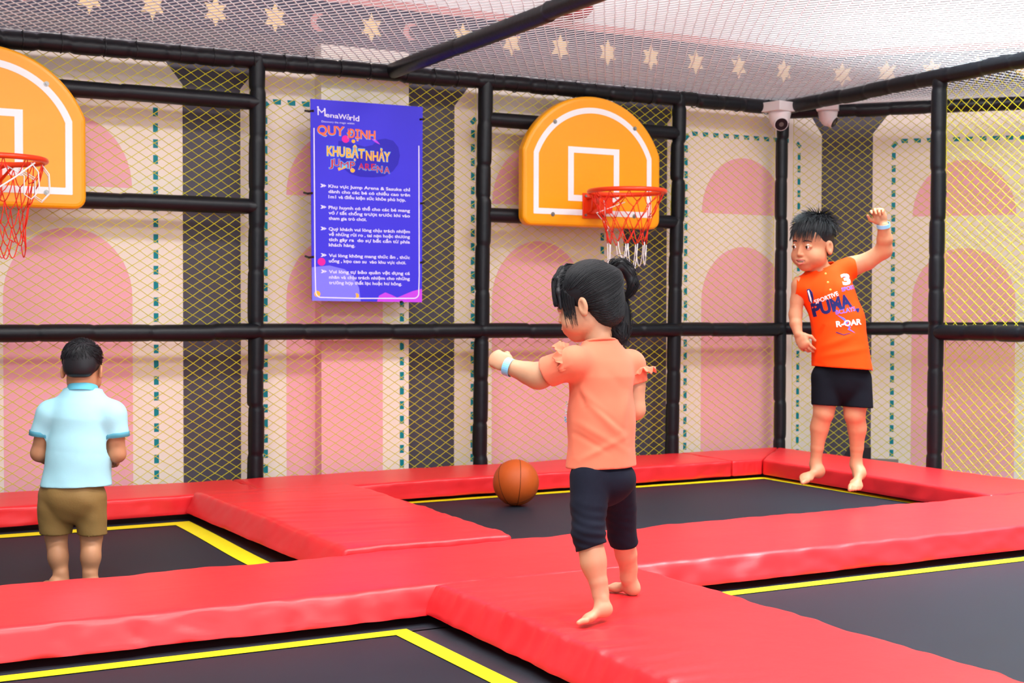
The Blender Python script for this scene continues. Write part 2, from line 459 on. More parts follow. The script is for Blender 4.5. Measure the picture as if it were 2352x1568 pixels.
RF0 = np.array([0.075, 0.065, 0.0])
FR2 = empty('padded_frame', tuple(RF0 + W2 * 0.5 + np.array([0, 0, -0.38])), 'black padded beam and rail along the angled wall behind the cage opening', 'frame')
foam('beam', RF0 + [0, 0, ZB - 0.01], RF0 + W2 * 3.4 + [0, 0, ZB - 0.01], 0.042, 0.2, parent=FR2, seed=50)
foam('rail', RF0 + [0, 0, 0.76], RF0 + W2 * 3.4 + [0, 0, 0.76], 0.041, 0.25, parent=FR2, seed=51)
foam('post', RF0 + W2 * 3.4 + [0, 0, -0.38], RF0 + W2 * 3.4 + [0, 0, ZB], 0.041, 0.25, parent=FR2, seed=52)

# ================================================================== NETS
def net_obj(name, f3, x0, x1, z0, z1, cw, ch, r, material, label, wob=0.0, seed=0, group=None, sides=3, hem=True):
    """diamond net: nodes on a staggered grid, each cord a thin prism; f3 maps (x,z) arrays to 3-D"""
    g = np.random.default_rng(seed)
    nx = int(round((x1 - x0) / (cw / 2))); nz = int(round((z1 - z0) / (ch / 2)))
    I, J = np.meshgrid(np.arange(nx + 1), np.arange(nz + 1), indexing='ij')
    X = x0 + I * (x1 - x0) / nx; Z = z0 + J * (z1 - z0) / nz
    X = X + g.normal(size=X.shape) * wob; Z = Z + g.normal(size=Z.shape) * wob
    P = f3(X.ravel(), Z.ravel()).reshape(nx + 1, nz + 1, 3)
    ok = (I + J) % 2 == 0
    A = []; B = []
    s1 = ok[:-1, :-1]; A.append(P[:-1, :-1][s1]); B.append(P[1:, 1:][s1])
    s2 = ok[1:, :-1]; A.append(P[1:, :-1][s2]); B.append(P[:-1, 1:][s2])
    if hem:
        for j in (0, nz):
            A.append(P[:-1, j]); B.append(P[1:, j])
        for i in (0, nx):
            A.append(P[i, :-1]); B.append(P[i, 1:])
    A = np.vstack(A); B = np.vstack(B); d = B - A; d /= np.linalg.norm(d, axis=1, keepdims=True) + 1e-9
    A = A - d * r * 0.8; B = B + d * r * 0.8
    up = np.where(np.abs(d[:, 2:3]) < 0.9, [[0, 0, 1.0]], [[1.0, 0, 0]])
    x = np.cross(up, d); x /= np.linalg.norm(x, axis=1, keepdims=True); y = np.cross(d, x)
    V = []
    for k in range(sides):
        a = 2 * math.pi * k / sides; V.append(r * (math.cos(a) * x + math.sin(a) * y))
    N = len(A); VV = np.concatenate([np.stack([A + q for q in V], 1), np.stack([B + q for q in V], 1)], 1).reshape(-1, 3)
    base = (np.arange(N) * 2 * sides)[:, None, None]
    q = np.array([[k, (k + 1) % sides, sides + (k + 1) % sides, sides + k] for k in range(sides)])[None]
    F = (base + q).reshape(-1, 4)
    c = VV.mean(0); c[2] = VV[:, 2].min()
    o = mesh_obj(name, VV, F, material, origin=c, smooth=True)
    return tag(o, label, 'net', group)

def plane_y(y, amp=0.012, seed=0):
    def f(X, Z):
        P = np.stack([X, np.full_like(X, y), Z], 1)
        P[:, 1] += amp * vnoise(P, 3.0, seed, 2); return P
    return f
names = ['yellow rope net between the far left edge and the post left of the blue sign',
         'yellow rope net behind the blue rules sign',
         'yellow rope net behind the whole backboard, in the bay holding it',
         'narrow yellow rope net between the right backboard bay and the corner post']
bays = [(-4.83, -3.49), (-3.44, -2.165), (-2.115, -0.835), (-0.785, -0.03)]
for k, (a, b) in enumerate(bays):
    net_obj('safety_net', plane_y(0.022, 0.008, k), a, b, -0.12, 2.15, 0.0765, 0.0495, 0.0019, M['ynet'], names[k], 0.0012, k, 'yellow safety nets')
def rear(X, Z):
    P = RF0[None] + W2[None] * X[:, None]; P[:, 2] = Z; P += W2N[None] * (-0.02 + 0.01 * vnoise(P, 3, 9, 2))[:, None]; return P
net_obj('safety_net', rear, 0.06, 3.3, -0.12, 2.14, 0.066, 0.052, 0.0019, M['ynet'], 'yellow rope net along the angled wall, behind the boy in orange', 0.001, 9, 'yellow safety nets')
def rightn(X, Z):
    P = np.stack([np.full_like(X, 0.02), X, Z], 1); P[:, 0] += 0.012 * vnoise(P, 3, 5, 2); return P
net_obj('safety_net', rightn, -2.70, -1.385, 0.775, 2.13, 0.072, 0.056, 0.0021, M['ynet'], 'upper near yellow rope net right of the right-hand post, above the rail', 0.001, 11, 'yellow safety nets')
net_obj('safety_net', rightn, -2.70, -1.385, -0.10, 0.735, 0.072, 0.056, 0.0021, M['ynet'], 'lower near yellow rope net right of the right-hand post, below the rail', 0.001, 12, 'yellow safety nets')

def ceil_f(x0, x1, y0, y1, sag):
    def f(X, Y):
        a = np.clip((X - x0) / (x1 - x0), 0, 1); b = np.clip((Y - y0) / (y1 - y0), 0, 1)
        Z = ZB + 0.048 - sag * np.sin(math.pi * a) * np.sin(math.pi * b)
        P = np.stack([X, Y, Z], 1)
        P[:, 2] += 0.006 * vnoise(P, 4, 3, 2) * np.sin(math.pi * b) ; return P
    return f
net_obj('ceiling_net', ceil_f(-6.6, -2.70, -6.0, 0.0, -0.03), -6.6, -2.70, -4.2, 0.0, 0.056, 0.088, 0.0031, M['wnet'], 'white roof net left of the overhead cross beam', 0.0012, 21, 'white roof nets', sides=3)
net_obj('ceiling_net', ceil_f(-2.70, 0.0, -6.0, 0.0, -0.03), -2.70, 0.0, -4.2, 0.0, 0.056, 0.088, 0.0031, M['wnet'], 'white roof net right of the overhead cross beam, above the right hoop', 0.0012, 22, 'white roof nets', sides=3)
def tri(X, S):
    # roof net over the wedge between the cage side and the angled beam
    q0 = np.stack([np.full_like(X, 0.03), -X, np.full_like(X, ZB + 0.05)], 1)
    q1 = RF0[None] + W2[None] * X[:, None]; q1[:, 2] = ZB + 0.03
    P = q0 + (q1 - q0) * S[:, None]; P[:, 2] -= 0.03 * np.sin(math.pi * S) ; return P
net_obj('ceiling_net', tri, 0.15, 3.3, 0.0, 1.0, 0.06, 0.08, 0.0026, M['wnet'], 'small wedge of white roof net beyond the right cage beam', 0.001, 23, 'white roof nets', sides=3)

# ================================================================== BACKBOARDS AND HOOPS
def board_outline(inset=0.0, n=40, zc=0.0):
    hw, zb, zs, za, rc = 0.467 - inset, 1.352 + inset, 1.785, 2.108 - inset, max(0.055 - inset, 0.004)
    zs = zs - inset * 0.25
    P = []
    for a in np.linspace(-math.pi, -math.pi / 2, 6): P.append((-hw + rc + rc * math.cos(a), zb + rc + rc * math.sin(a)))
    for a in np.linspace(-math.pi / 2, 0, 6): P.append((hw - rc + rc * math.cos(a), zb + rc + rc * math.sin(a)))
    R = (hw * hw + (za - zs) ** 2) / (2 * (za - zs)); cz = za - R; a0 = math.asin((zs - cz) / R)
    for a in np.linspace(a0, math.pi - a0, n): P.append((R * math.cos(a), cz + R * math.sin(a)))
    return P
def make_hoop_board():
    cx = -1.4745
    root = empty('basketball_backboard', (cx, -0.075, 1.352), 'padded orange backboard with white markings, whole in view above the girl', 'backboard', 'orange backboards')
    yf, ybk = -0.118, -0.052
    rings = [(0.012, ybk), (0.0, ybk - 0.012), (0.0, yf + 0.018), (0.004, yf + 0.008), (0.012, yf + 0.002), (0.024, yf)]
    V = []; F = []; n = len(board_outline())
    for ins, y in rings: V += [(cx + p[0], y, p[1]) for p in board_outline(ins)]
    for r in range(len(rings) - 1):
        for i in range(n): F.append([r * n + i, r * n + (i + 1) % n, (r + 1) * n + (i + 1) % n, (r + 1) * n + i])
    F.append([(len(rings) - 1) * n + i for i in range(n)]); F.append([i for i in range(n)][::-1])
    mesh_obj('panel', V, F, M['board'], root)
    def band(name, PO, PI):
        k = len(PO); v = [(cx + p[0], yf - 0.0012, p[1]) for p in PO] + [(cx + p[0], yf - 0.0012, p[1]) for p in PI]
        mesh_obj(name, v, [[i, (i + 1) % k, k + (i + 1) % k, k + i] for i in range(k)], M['line'], root)
    band('border_line', board_outline(0.066), board_outline(0.099))
    sq = lambda h0, z0, z1: [(-h0, z0), (h0, z0), (h0, z1), (-h0, z1)]
    band('target_square', sq(0.174, 1.499, 1.811), sq(0.136, 1.534, 1.776))
    for (bxx, bzz) in [(-0.262, 1.945), (0.282, 1.940), (-0.275, 1.418), (0.28, 1.425)]:
        b = MB(); b.tube([(cx + bxx, yf + 0.004, bzz), (cx + bxx, yf - 0.004, bzz)], 0.0125, 12); b.tube([(cx + bxx, yf - 0.004, bzz), (cx + bxx, yf - 0.009, bzz)], 0.006, 6)
        b.build('bolt', M['steel'], root)
    # the ring with its bracket and cord net
    hz, hy, hr = 1.532, -0.47, 0.212
    h = MB()
    an = np.linspace(0, 2 * math.pi, 48, endpoint=False)
    h.tube([(cx + hr * math.cos(a), hy + hr * math.sin(a), hz) for a in an], 0.013, 10, closed=True)
    ho = h.build('rim', M['rim'], root, smooth=True)
    k = MB(); k.box((cx, yf - 0.006, 1.474), (0.158, 0.008, 0.146), bev=0.002)
    for sx in (-1, 1):
        k.tube([(cx + sx * 0.05, yf - 0.008, 1.52), (cx + sx * 0.07, hy + hr - 0.03, hz - 0.006)], 0.008, 8)
        k.tube([(cx + sx * 0.05, yf - 0.008, 1.43), (cx + sx * 0.05, yf - 0.06, 1.45), (cx + sx * 0.10, hy + hr - 0.02, hz - 0.01)], 0.007, 8)
    k.box((cx, yf - 0.07, 1.475), (0.09, 0.13, 0.10), bev=0.004)
    k.build('bracket', M['rim'], root)
    for sx in (-1, 1):
        for zz in (1.42, 1.53):
            b = MB(); b.tube([(cx + sx * 0.062, yf - 0.010, zz), (cx + sx * 0.062, yf - 0.018, zz)], 0.0075, 6); b.build('bolt', M['steel'], root)
    nr = MB(); N = 12; rows = 5
    rad = [0.208, 0.175, 0.14, 0.118, 0.108]; zz = [hz - 0.004, hz - 0.07, hz - 0.15, hz - 0.225, hz - 0.29]
    nd = lambda i, r: np.array([cx + rad[r] * math.cos(2 * math.pi * (i + 0.5 * (r % 2)) / N), hy + rad[r] * math.sin(2 * math.pi * (i + 0.5 * (r % 2)) / N), zz[r] + 0.008 * math.sin(i * 2.3 + r)])
    for r in range(rows - 1):
        for i in range(N):
            a = nd(i, r)
            for j in ((i, i - 1) if r % 2 == 0 else (i, i + 1)):
                b = nd(j % N, r + 1); mid = (a + b) / 2; mid[2] -= 0.006
                nr.tube([a, mid, b], 0.0025, 5)
    nr.build('cord_net', M['hnet_r'], root, smooth=True)
    nw = MB()
    for i in range(0, N):
        a = nd(i, rows - 1); b = nd((i + 1) % N, rows - 1)
        if i in (3, 6, 9): continue
        L = 0.12 + 0.05 * math.sin(i * 1.7)
        pts = [a + (b - a) * t + np.array([0, 0, -L * math.sin(math.pi * t) ** 0.7]) for t in np.linspace(0, 1, 14)]
        nw.tube(pts, 0.0028, 5)
    nw.tube([nd(2, 0) + [0, 0, -0.03], nd(3, 1) + [-0.05, 0, -0.05], nd(3, 2) + [-0.03, 0, -0.05], nd(4, 3)], 0.0026, 5)
    nw.tube([(cx - 0.02, hy + 0.21, hz - 0.03), (cx - 0.04, hy + 0.16, hz - 0.13), (cx - 0.035, hy + 0.16, hz - 0.16)], 0.0026, 5)
    o = nw.build('cord_loops', M['hnet_w'], root, smooth=True); o['label'] = 'white cord loops'
    return root
bb = make_hoop_board()
def copy_tree(o, parent=None):
    c = o.copy(); COL.objects.link(c)
    if parent is not None: c.parent = parent
    for ch in list(o.children): copy_tree(ch, c)
    return c
b2 = copy_tree(bb)
b2.location.x = -4.817
b2['label'] = 'padded orange backboard cut off by the left edge, hoop net tangled'
for ch in list(b2.children):
    if ch.name.startswith('cord'): bpy.data.objects.remove(ch)
cx2, hy2, hz2 = -4.817, -0.47, 1.532
g = MB(); w = MB()
N = 12
def nd2(i, r):
    rad = [0.208, 0.16, 0.125, 0.10, 0.095][r]; z = hz2 - [0.004, 0.11, 0.21, 0.31, 0.37][r]
    a = 2 * math.pi * (i + 0.5 * (r % 2)) / N
    return np.array([cx2 + 0.02 * r * 0.4 + rad * math.cos(a), hy2 + rad * math.sin(a), z + 0.02 * math.sin(i * 2.1 + r)])
for r in range(4):
    for i in range(N):
        a = nd2(i, r)
        for j in ((i, i - 1) if r % 2 == 0 else (i, i + 1)):
            b = nd2(j % N, r + 1); mid = (a + b) / 2; mid[2] -= 0.02
            g.tube([a, (a + mid) / 2 - [0, 0, .004], mid, (b + mid) / 2 - [0, 0, .004], b], 0.0025, 5)
for i in range(N):
    a, b = nd2(i, 4), nd2((i + 1) % N, 4)
    if i % 3 != 1: g.tube([a + (b - a) * t - np.array([0, 0, (0.05 + .02 * math.sin(i)) * math.sin(math.pi * t)]) for t in np.linspace(0, 1, 9)], 0.0025, 5)
g.build('cord_net', M['hnet_r'], b2, smooth=True)
for s in (0, 1, 2):
    a0 = -0.9 + s * 0.5
    p = np.array([cx2 + 0.2 * math.cos(a0), hy2 + 0.2 * math.sin(a0), hz2 - 0.02])
    w = MB(); w.tube([p, p + [0.03, 0, -0.04], p + [0.035, 0, -0.12], p + [0.0, 0, -0.16], p + [-0.03, 0, -0.14], p + [-0.03, 0, -0.06], p + [-0.1, 0, -0.02]], 0.003, 5)
    o = w.build('cord_loop', M['hnet_w'], b2, smooth=True); o['label'] = 'white cord loop'
w = MB(); w.tube([(cx2 + 0.14, hy2 - 0.155, hz2 - 0.02), (cx2 + 0.05, hy2 - 0.2, hz2 - 0.09), (cx2 - 0.02, hy2 - 0.2, hz2 - 0.14), (cx2 - 0.06, hy2 - 0.2, hz2 - 0.16)], 0.004, 6)
o = w.build('cord_knot', M['hnet_w'], b2, smooth=True); o['label'] = 'white knotted cord'

# ================================================================== TEXT
def text_geo(s, size=1.0, offset=0.0, spacing=1.0, bold=False, wspace=1.0):
    cu = bpy.data.curves.new('lettering', 'FONT'); cu.body = s; cu.size = size; cu.offset = offset
    cu.space_character = spacing; cu.space_word = wspace; cu.resolution_u = 3
    ob = bpy.data.objects.new('lettering', cu); COL.objects.link(ob)
    dg = bpy.context.evaluated_depsgraph_get(); me = bpy.data.meshes.new_from_object(ob.evaluated_get(dg))
    v = np.array([q.co[:] for q in me.vertices]) if len(me.vertices) else np.zeros((0, 3))
    f = [list(p.vertices) for p in me.polygons]
    bpy.data.objects.remove(ob); bpy.data.curves.remove(cu); bpy.data.meshes.remove(me)
    return v, f
def fit_text(s, x0, x1, base, h, offset=0.0, arc=0.0, jit=0.0, cap=0.73):
    """text scaled to span x0..x1 with capital height h on baseline base"""
    v, f = text_geo(s, 1.0, offset)
    v0, _ = text_geo(s, 1.0, 0.0)
    a, b = v0[:, 0].min(), v0[:, 0].max()
    X = x0 + (v[:, 0] - a) / (b - a) * (x1 - x0); Y = base + v[:, 1] / cap * h
    return np.stack([X, Y], 1), f

# ================================================================== RULES SIGN
TL, TR, BR, BL = np.array([-3.190, -0.068, 1.975]), np.array([-2.543, -0.068, 1.978]), np.array([-2.546, -0.066, 0.912]), np.array([-3.182, -0.066, 0.917])
SG = empty('rules_sign', tuple((BL + BR) / 2), 'purple blue rules sign with Vietnamese text tied to the net between two posts', 'sign')
def S3(p, off):
    """sign coordinates: x 0..258, y 0..462 (down) -> world"""
    u, v = p[0] / 258.0, p[1] / 462.0
    q = (TL * (1 - u) + TR * u) * (1 - v) + (BL * (1 - u) + BR * u) * v
    return q + np.array([0, -off + 0.004 * math.sin(3.1 * u) * math.sin(2.5 * v), 0])
def sign_poly(name, P, m_, off, parent=SG):
    if not isinstance(P[0][0], (list, tuple)): P = [P]
    mb = MB()
    for q in P: mb.add([S3(p, off) for p in q], [list(range(len(q)))][:])
    return mb.build(name, m_, parent)
def circ(c, r, n=20): return [(c[0] + r * math.cos(t), c[1] + r * math.sin(t)) for t in np.linspace(0, 2 * math.pi, n, endpoint=False)]
V = []; F = []; nu, nv = 12, 20
for j in range(nv + 1):
    for i in range(nu + 1): V.append(S3((258.0 * i / nu, 462.0 * j / nv), 0.0))
k0 = len(V)
for j in range(nv + 1):
    for i in range(nu + 1): V.append(S3((258.0 * i / nu, 462.0 * j / nv), 0.0) + np.array([0, 0.005, 0]))
for j in range(nv):
    for i in range(nu):
        a = j * (nu + 1) + i; F.append([a, a + nu + 1, a + nu + 2, a + 1]); F.append([k0 + a, k0 + a + 1, k0 + a + nu + 2, k0 + a + nu + 1])
mesh_obj('sheet', V, F, M['bluepvc'], SG, smooth=True)
# printed shapes
blob = [(62, 92), (78, 92), (98, 96), (122, 102), (140, 97), (152, 84), (170, 80), (188, 84), (200, 98), (204, 118), (200, 138), (188, 155), (168, 168), (140, 172), (112, 172), (88, 166), (74, 156), (70, 140), (60, 120)]
sign_poly('printed_cloud', blob, M['s_dark'], 0.0008)
sign_poly('printed_wave', [(0, 385), (40, 380), (75, 388), (96, 405), (108, 430), (112, 462), (0, 462)], M['s_lav'], 0.0008)
sign_poly('printed_wave', [(150, 462), (155, 448), (170, 440), (186, 446), (198, 452), (216, 444), (235, 436), (258, 430), (258, 462)], M['s_vio'], 0.0009)
for q in (circ((78, 87), 8.5), circ((22, 372), 9)): sign_poly('printed_dot', [q], M['s_mag'], 0.001)
for q in (circ((96, 91), 4.2), circ((94, 158), 5.4), [(60, 154), (76, 149), (82, 152), (62, 161)], circ((48, 436), 7), circ((102, 449), 6), circ((12, 446), 7)): sign_poly('printed_dot', [q], M['s_yel'], 0.001)
sign_poly('printed_flash', [(136, 82), (150, 86), (158, 95), (146, 90)], M['s_vio'], 0.001)
# thin rounded border
def strip(P, wd, closed=False):
    out = []; n = len(P)
    for i in range(n - 1):
        a, b = np.array(P[i]), np.array(P[i + 1]); d = b - a; d = d / (np.linalg.norm(d) + 1e-9); nrm = np.array([-d[1], d[0]]) * wd / 2
        out.append([tuple(a - nrm), tuple(b - nrm), tuple(b + nrm), tuple(a + nrm)])
    return out
path = [(7, 66), (7, 380), (8, 432)] + [(20 - 12 * math.cos(t), 440 + 14 * math.sin(t)) for t in np.linspace(0.3, 1.5, 6)] + [(100, 455), (236, 453)] + [(238 + 12 * math.sin(t), 441 + 12 * math.cos(t)) for t in np.linspace(0.2, 1.4, 6)] + [(251, 400), (249, 92)]
sign_poly('border_line', strip(path, 2.6), M['s_white'], 0.0012)
def sign_text(name, rows, m_, off, outline=0.0):
    mb = MB()
    for (s, x0, x1, base, h) in rows:
        v, f = fit_text(s, x0, x1, 0, 1.0, 0.0 if (s == 'M' and outline < .03) else outline)
        mb.add([S3((p[0], base - p[1] * h), off) for p in v], f)
    return mb.build(name, m_, SG)
lg = MB()
for (s, x0, x1, base, h, dy) in [('M', 15, 33, 36, 17, 2), ('ena', 33, 62, 39, 11, 1.4), ('W', 62, 80, 41, 12, 1), ('o', 80, 88, 41.5, 11, 0), ('rld', 88, 109, 43, 13, 1)]:
    v, f = fit_text(s, x0, x1, 0, 1.0, 0.0 if s == 'M' else 0.016)
    lg.add([S3((p[0], base + dy * (p[0] - x0) / (x1 - x0) - p[1] * h), 0.0016) for p in v], f)
for c, r in [((16, 18), 2.2), ((31, 21), 2.0), ((84, 31), 1.8)]: lg.add([S3(p, 0.0016) for p in circ(c, r, 10)], [list(range(10))])
lg.build('logo_lettering', M['s_white'], SG)
sign_text('tagline_lettering', [('Discovery the magic within', 24, 98, 52, 4.6)], M['s_white'], 0.0014)
sign_text('heading_outline', [('QUY', 15, 74, 80, 21), ('ĐỊNH', 82, 146, 84, 20)], M['s_cyan'], 0.0012, 0.045)
sign_text('heading_lettering', [('QUY', 15, 74, 79, 21), ('ĐỊNH', 82, 146, 83, 20)], M['s_org'], 0.0016, 0.03)
r1 = [('KHU', 36, 76, 127, 22), ('BẬT', 80, 121, 129, 22), ('NHẢY', 125, 180, 133, 22)]
sign_text('title_outline', r1, M['s_cyan'], 0.0013, 0.07)
sign_text('title_lettering', r1, M['s_yel'], 0.0018, 0.03)
r2 = [('J', 41, 49, 152, 17), ('U', 51, 64, 150, 17), ('M', 66, 85, 154, 16), ('P', 88, 99, 155, 18), ('A', 108, 120, 155, 15), ('R', 123, 134, 156, 16), ('E', 137, 147, 155, 15), ('N', 150, 163, 160, 16), ('A', 167, 180, 161, 16)]
for q in (r2[:4], r2[4:]):
    sign_text('subtitle_outline', q, M['s_cyan'], 0.0013, 0.05)
    sign_text('subtitle_lettering', q, M['s_red'], 0.0018, 0.012)
rules = [(['Khu vực Jump Arena & Sasuke chỉ', 'dành cho các bé có chiều cao trên', '1m1 và điều kiện sức khỏe phù hợp.'], 197.5, 12.2, 218),
         (['Phụ huynh có thể cho các bé mang', 'vớ / tất chống trượt trước khi vào', 'tham gia trò chơi.'], 246.5, 12.4, 126),
         (['Quý khách vui lòng chịu trách nhiệm', 'về những rủi ro , tai nạn hoặc thương', 'tích gây ra  do sự bất cẩn từ phía', 'khách hàng.'], 296, 12.2, 99),
         (['Vui lòng không mang thức ăn , thức', 'uống , kẹo cao su  vào khu vực chơi.'], 357, 12.6, 219),
         (['Vui lòng tự bảo quản vật dụng cá', 'nhân và chịu trách nhiệm cho những', 'trường hợp thất lạc hoặc hư hỏng.'], 394.5, 12.6, 209)]
for lines, y0, st, xe in rules:
    rows = []
    for i, s in enumerate(lines):
        last = i == len(lines) - 1
        rows.append((s, 39, xe if last else 228, y0 + i * st + 3.2, 7.4))
    sign_text('rule_lettering', rows, M['s_white'], 0.0014, 0.022)
    q = y0 - 0.6
    sign_poly('rule_arrow', [[(20, q - 4), (24, q - 4), (30, q), (24, q + 4), (20, q + 4), (24, q)], [(27, q - 4), (34, q), (27, q + 4), (30, q)]], M['s_white'], 0.0014)
for (u, v) in [(2, 27), (256, 30), (-2, 215), (258, 228), (0, 361), (258, 368), (210, 462)]:
    p = S3((u, v), 0.004); b = MB(); sg = 1 if u > 100 else -1
    b.tube([p + [-0.012 * sg, 0, 0], p + [0.012 * sg, 0.012, 0.004 * sg], p + [0.018 * sg, 0.05, 0.004]], 0.0062, 6); b.build('cable_tie', M['tie'], SG)

# ================================================================== CCTV CAMERAS
def lathe(c, axis, prof, n=24):
    x, y, d = frame_of(axis); V = []; F = []
    for (t, r) in prof:
        for k in range(n):
            a = 2 * math.pi * k / n; V.append(np.asarray(c) + d * t + r * (math.cos(a) * x + math.sin(a) * y))
    for i in range(len(prof) - 1):
        for k in range(n): F.append([i * n + k, i * n + (k + 1) % n, (i + 1) * n + (k + 1) % n, (i + 1) * n + k])
    F.append(list(range(n))[::-1]); F.append([(len(prof) - 1) * n + k for k in range(n)])
    return np.array(V), F
def cctv(c, look, rz, label, s=1.0):
    c = np.asarray(c, float)
    root = empty('security_camera', tuple(c), label, 'camera', 'security cameras on the corner')
    R = np.array([[math.cos(rz), -math.sin(rz), 0], [math.sin(rz), math.cos(rz), 0], [0, 0, 1]])
    b = MB(); b.box(c + [0, 0, -0.022 * s], (0.132 * s, 0.118 * s, 0.044 * s), rot=R, bev=0.003); b.build('mount_box', M['plastic'], root)
    v, f = lathe(c + [0, 0, -0.044 * s], (0, 0, -1), [(0, 0.054 * s), (0.012 * s, 0.053 * s), (0.05 * s, 0.045 * s), (0.062 * s, 0.034 * s)])
    mesh_obj('housing', v, f, M['plastic'], root, smooth=True)
    e = c + [0, 0, -0.085 * s]; look = np.asarray(look, float) / np.linalg.norm(look)
    v, f = sphere_geo(e, 0.041 * s, 24, 16); mesh_obj('eyeball', v, f, M['plastic'], root, smooth=True)
    v, f = lathe(e, look, [(0.0, 0.036 * s), (0.042 * s, 0.034 * s), (0.044 * s, 0.033 * s)]); mesh_obj('barrel', v, f, M['plastic'], root, smooth=False)
    v, f = lathe(e, look, [(0.03 * s, 0.031 * s), (0.0452 * s, 0.0305 * s)]); o = mesh_obj('lens_window', v, f, M['lens'], root)
    v, f = lathe(e, look, [(0.04 * s, 0.012 * s), (0.0464 * s, 0.011 * s)]); mesh_obj('lens', v, f, M['tile'], o)
cA = by(1791, 236, -0.082)
cctv(cA, -CF * 0.75 + np.array([0, 0, -0.45]) + CR * 0.02, 0.15, 'white dome security camera at the top of the corner post', 1.32)
cB = RF0 + W2 * 0.17; dB = ray(1903, 240); tB = ((RF0 - CO) @ W2N) / (dB @ W2N); cB = CO + dB * tB + W2N * 0.055
cctv(cB, CR * 0.75 - CF * 0.45 + np.array([0, 0, -0.55]), 0.78, 'white dome security camera behind the beam, turned to the right', 1.15)

# things seen past the roof net and the opening
lp = by(1316, 34, 0.03)
v, f = lathe(lp + np.array([0, 0, 0.16]), (0, 0, -1), [(0, 0.03), (0.03, 0.09), (0.08, 0.13), (0.13, 0.12), (0.17, 0.085), (0.185, 0.03)])
rl = empty('red_lantern', tuple(lp), 'dark red lantern hanging above the white roof net', 'lantern')
mesh_obj('shade', v, f, M['redlamp'], rl, smooth=True)
b = MB(); b.tube([lp + [0, 0, -0.02], lp + [0, 0, -0.055]], 0.004, 6); b.build('tassel', M['tie'], rl)
b = MB(); b.tube([lp + [0, 0, 0.15], lp + [0, 0, 1.25]], 0.002, 5); b.build('cord', M['tie'], rl)
bp0 = bz(1985, 1060, -0.06)
b = MB(); R45 = np.array([[.707, .707, 0], [-.707, .707, 0], [0, 0, 1]])
pl = bz(1992, 1060, -0.045)
b.box(pl + [0, 0, -0.17], (0.36, 0.22, 0.36), rot=R45, bev=0.004)
rt = empty('floor_plinth', (pl[0], pl[1], -0.40), 'low grey topped plinth with a black wedge behind the right red pad', 'plinth')
b.build('base', M['tile'], rt)
b = MB(); a = pl - W2 * 0.15 + W2N * 0.0
b.add([a + W2 * 0.0 + [0, 0, 0.012], a + W2 * 0.17 + [0, 0, 0.012], a + W2 * 0.17 + [0, 0, 0.085], a + W2 * 0.04 + [0, 0, 0.085], a + W2 * 0.0 - W2N * 0.06 + [0, 0, 0.012], a + W2 * 0.17 - W2N * 0.06 + [0, 0, 0.012], a + W2 * 0.17 - W2N * 0.06 + [0, 0, 0.085], a + W2 * 0.04 - W2N * 0.06 + [0, 0, 0.085]],
      [[0, 1, 2, 3], [7, 6, 5, 4], [0, 4, 5, 1], [1, 5, 6, 2], [2, 6, 7, 3], [3, 7, 4, 0]])
b.build('wedge', M['tie'], rt)

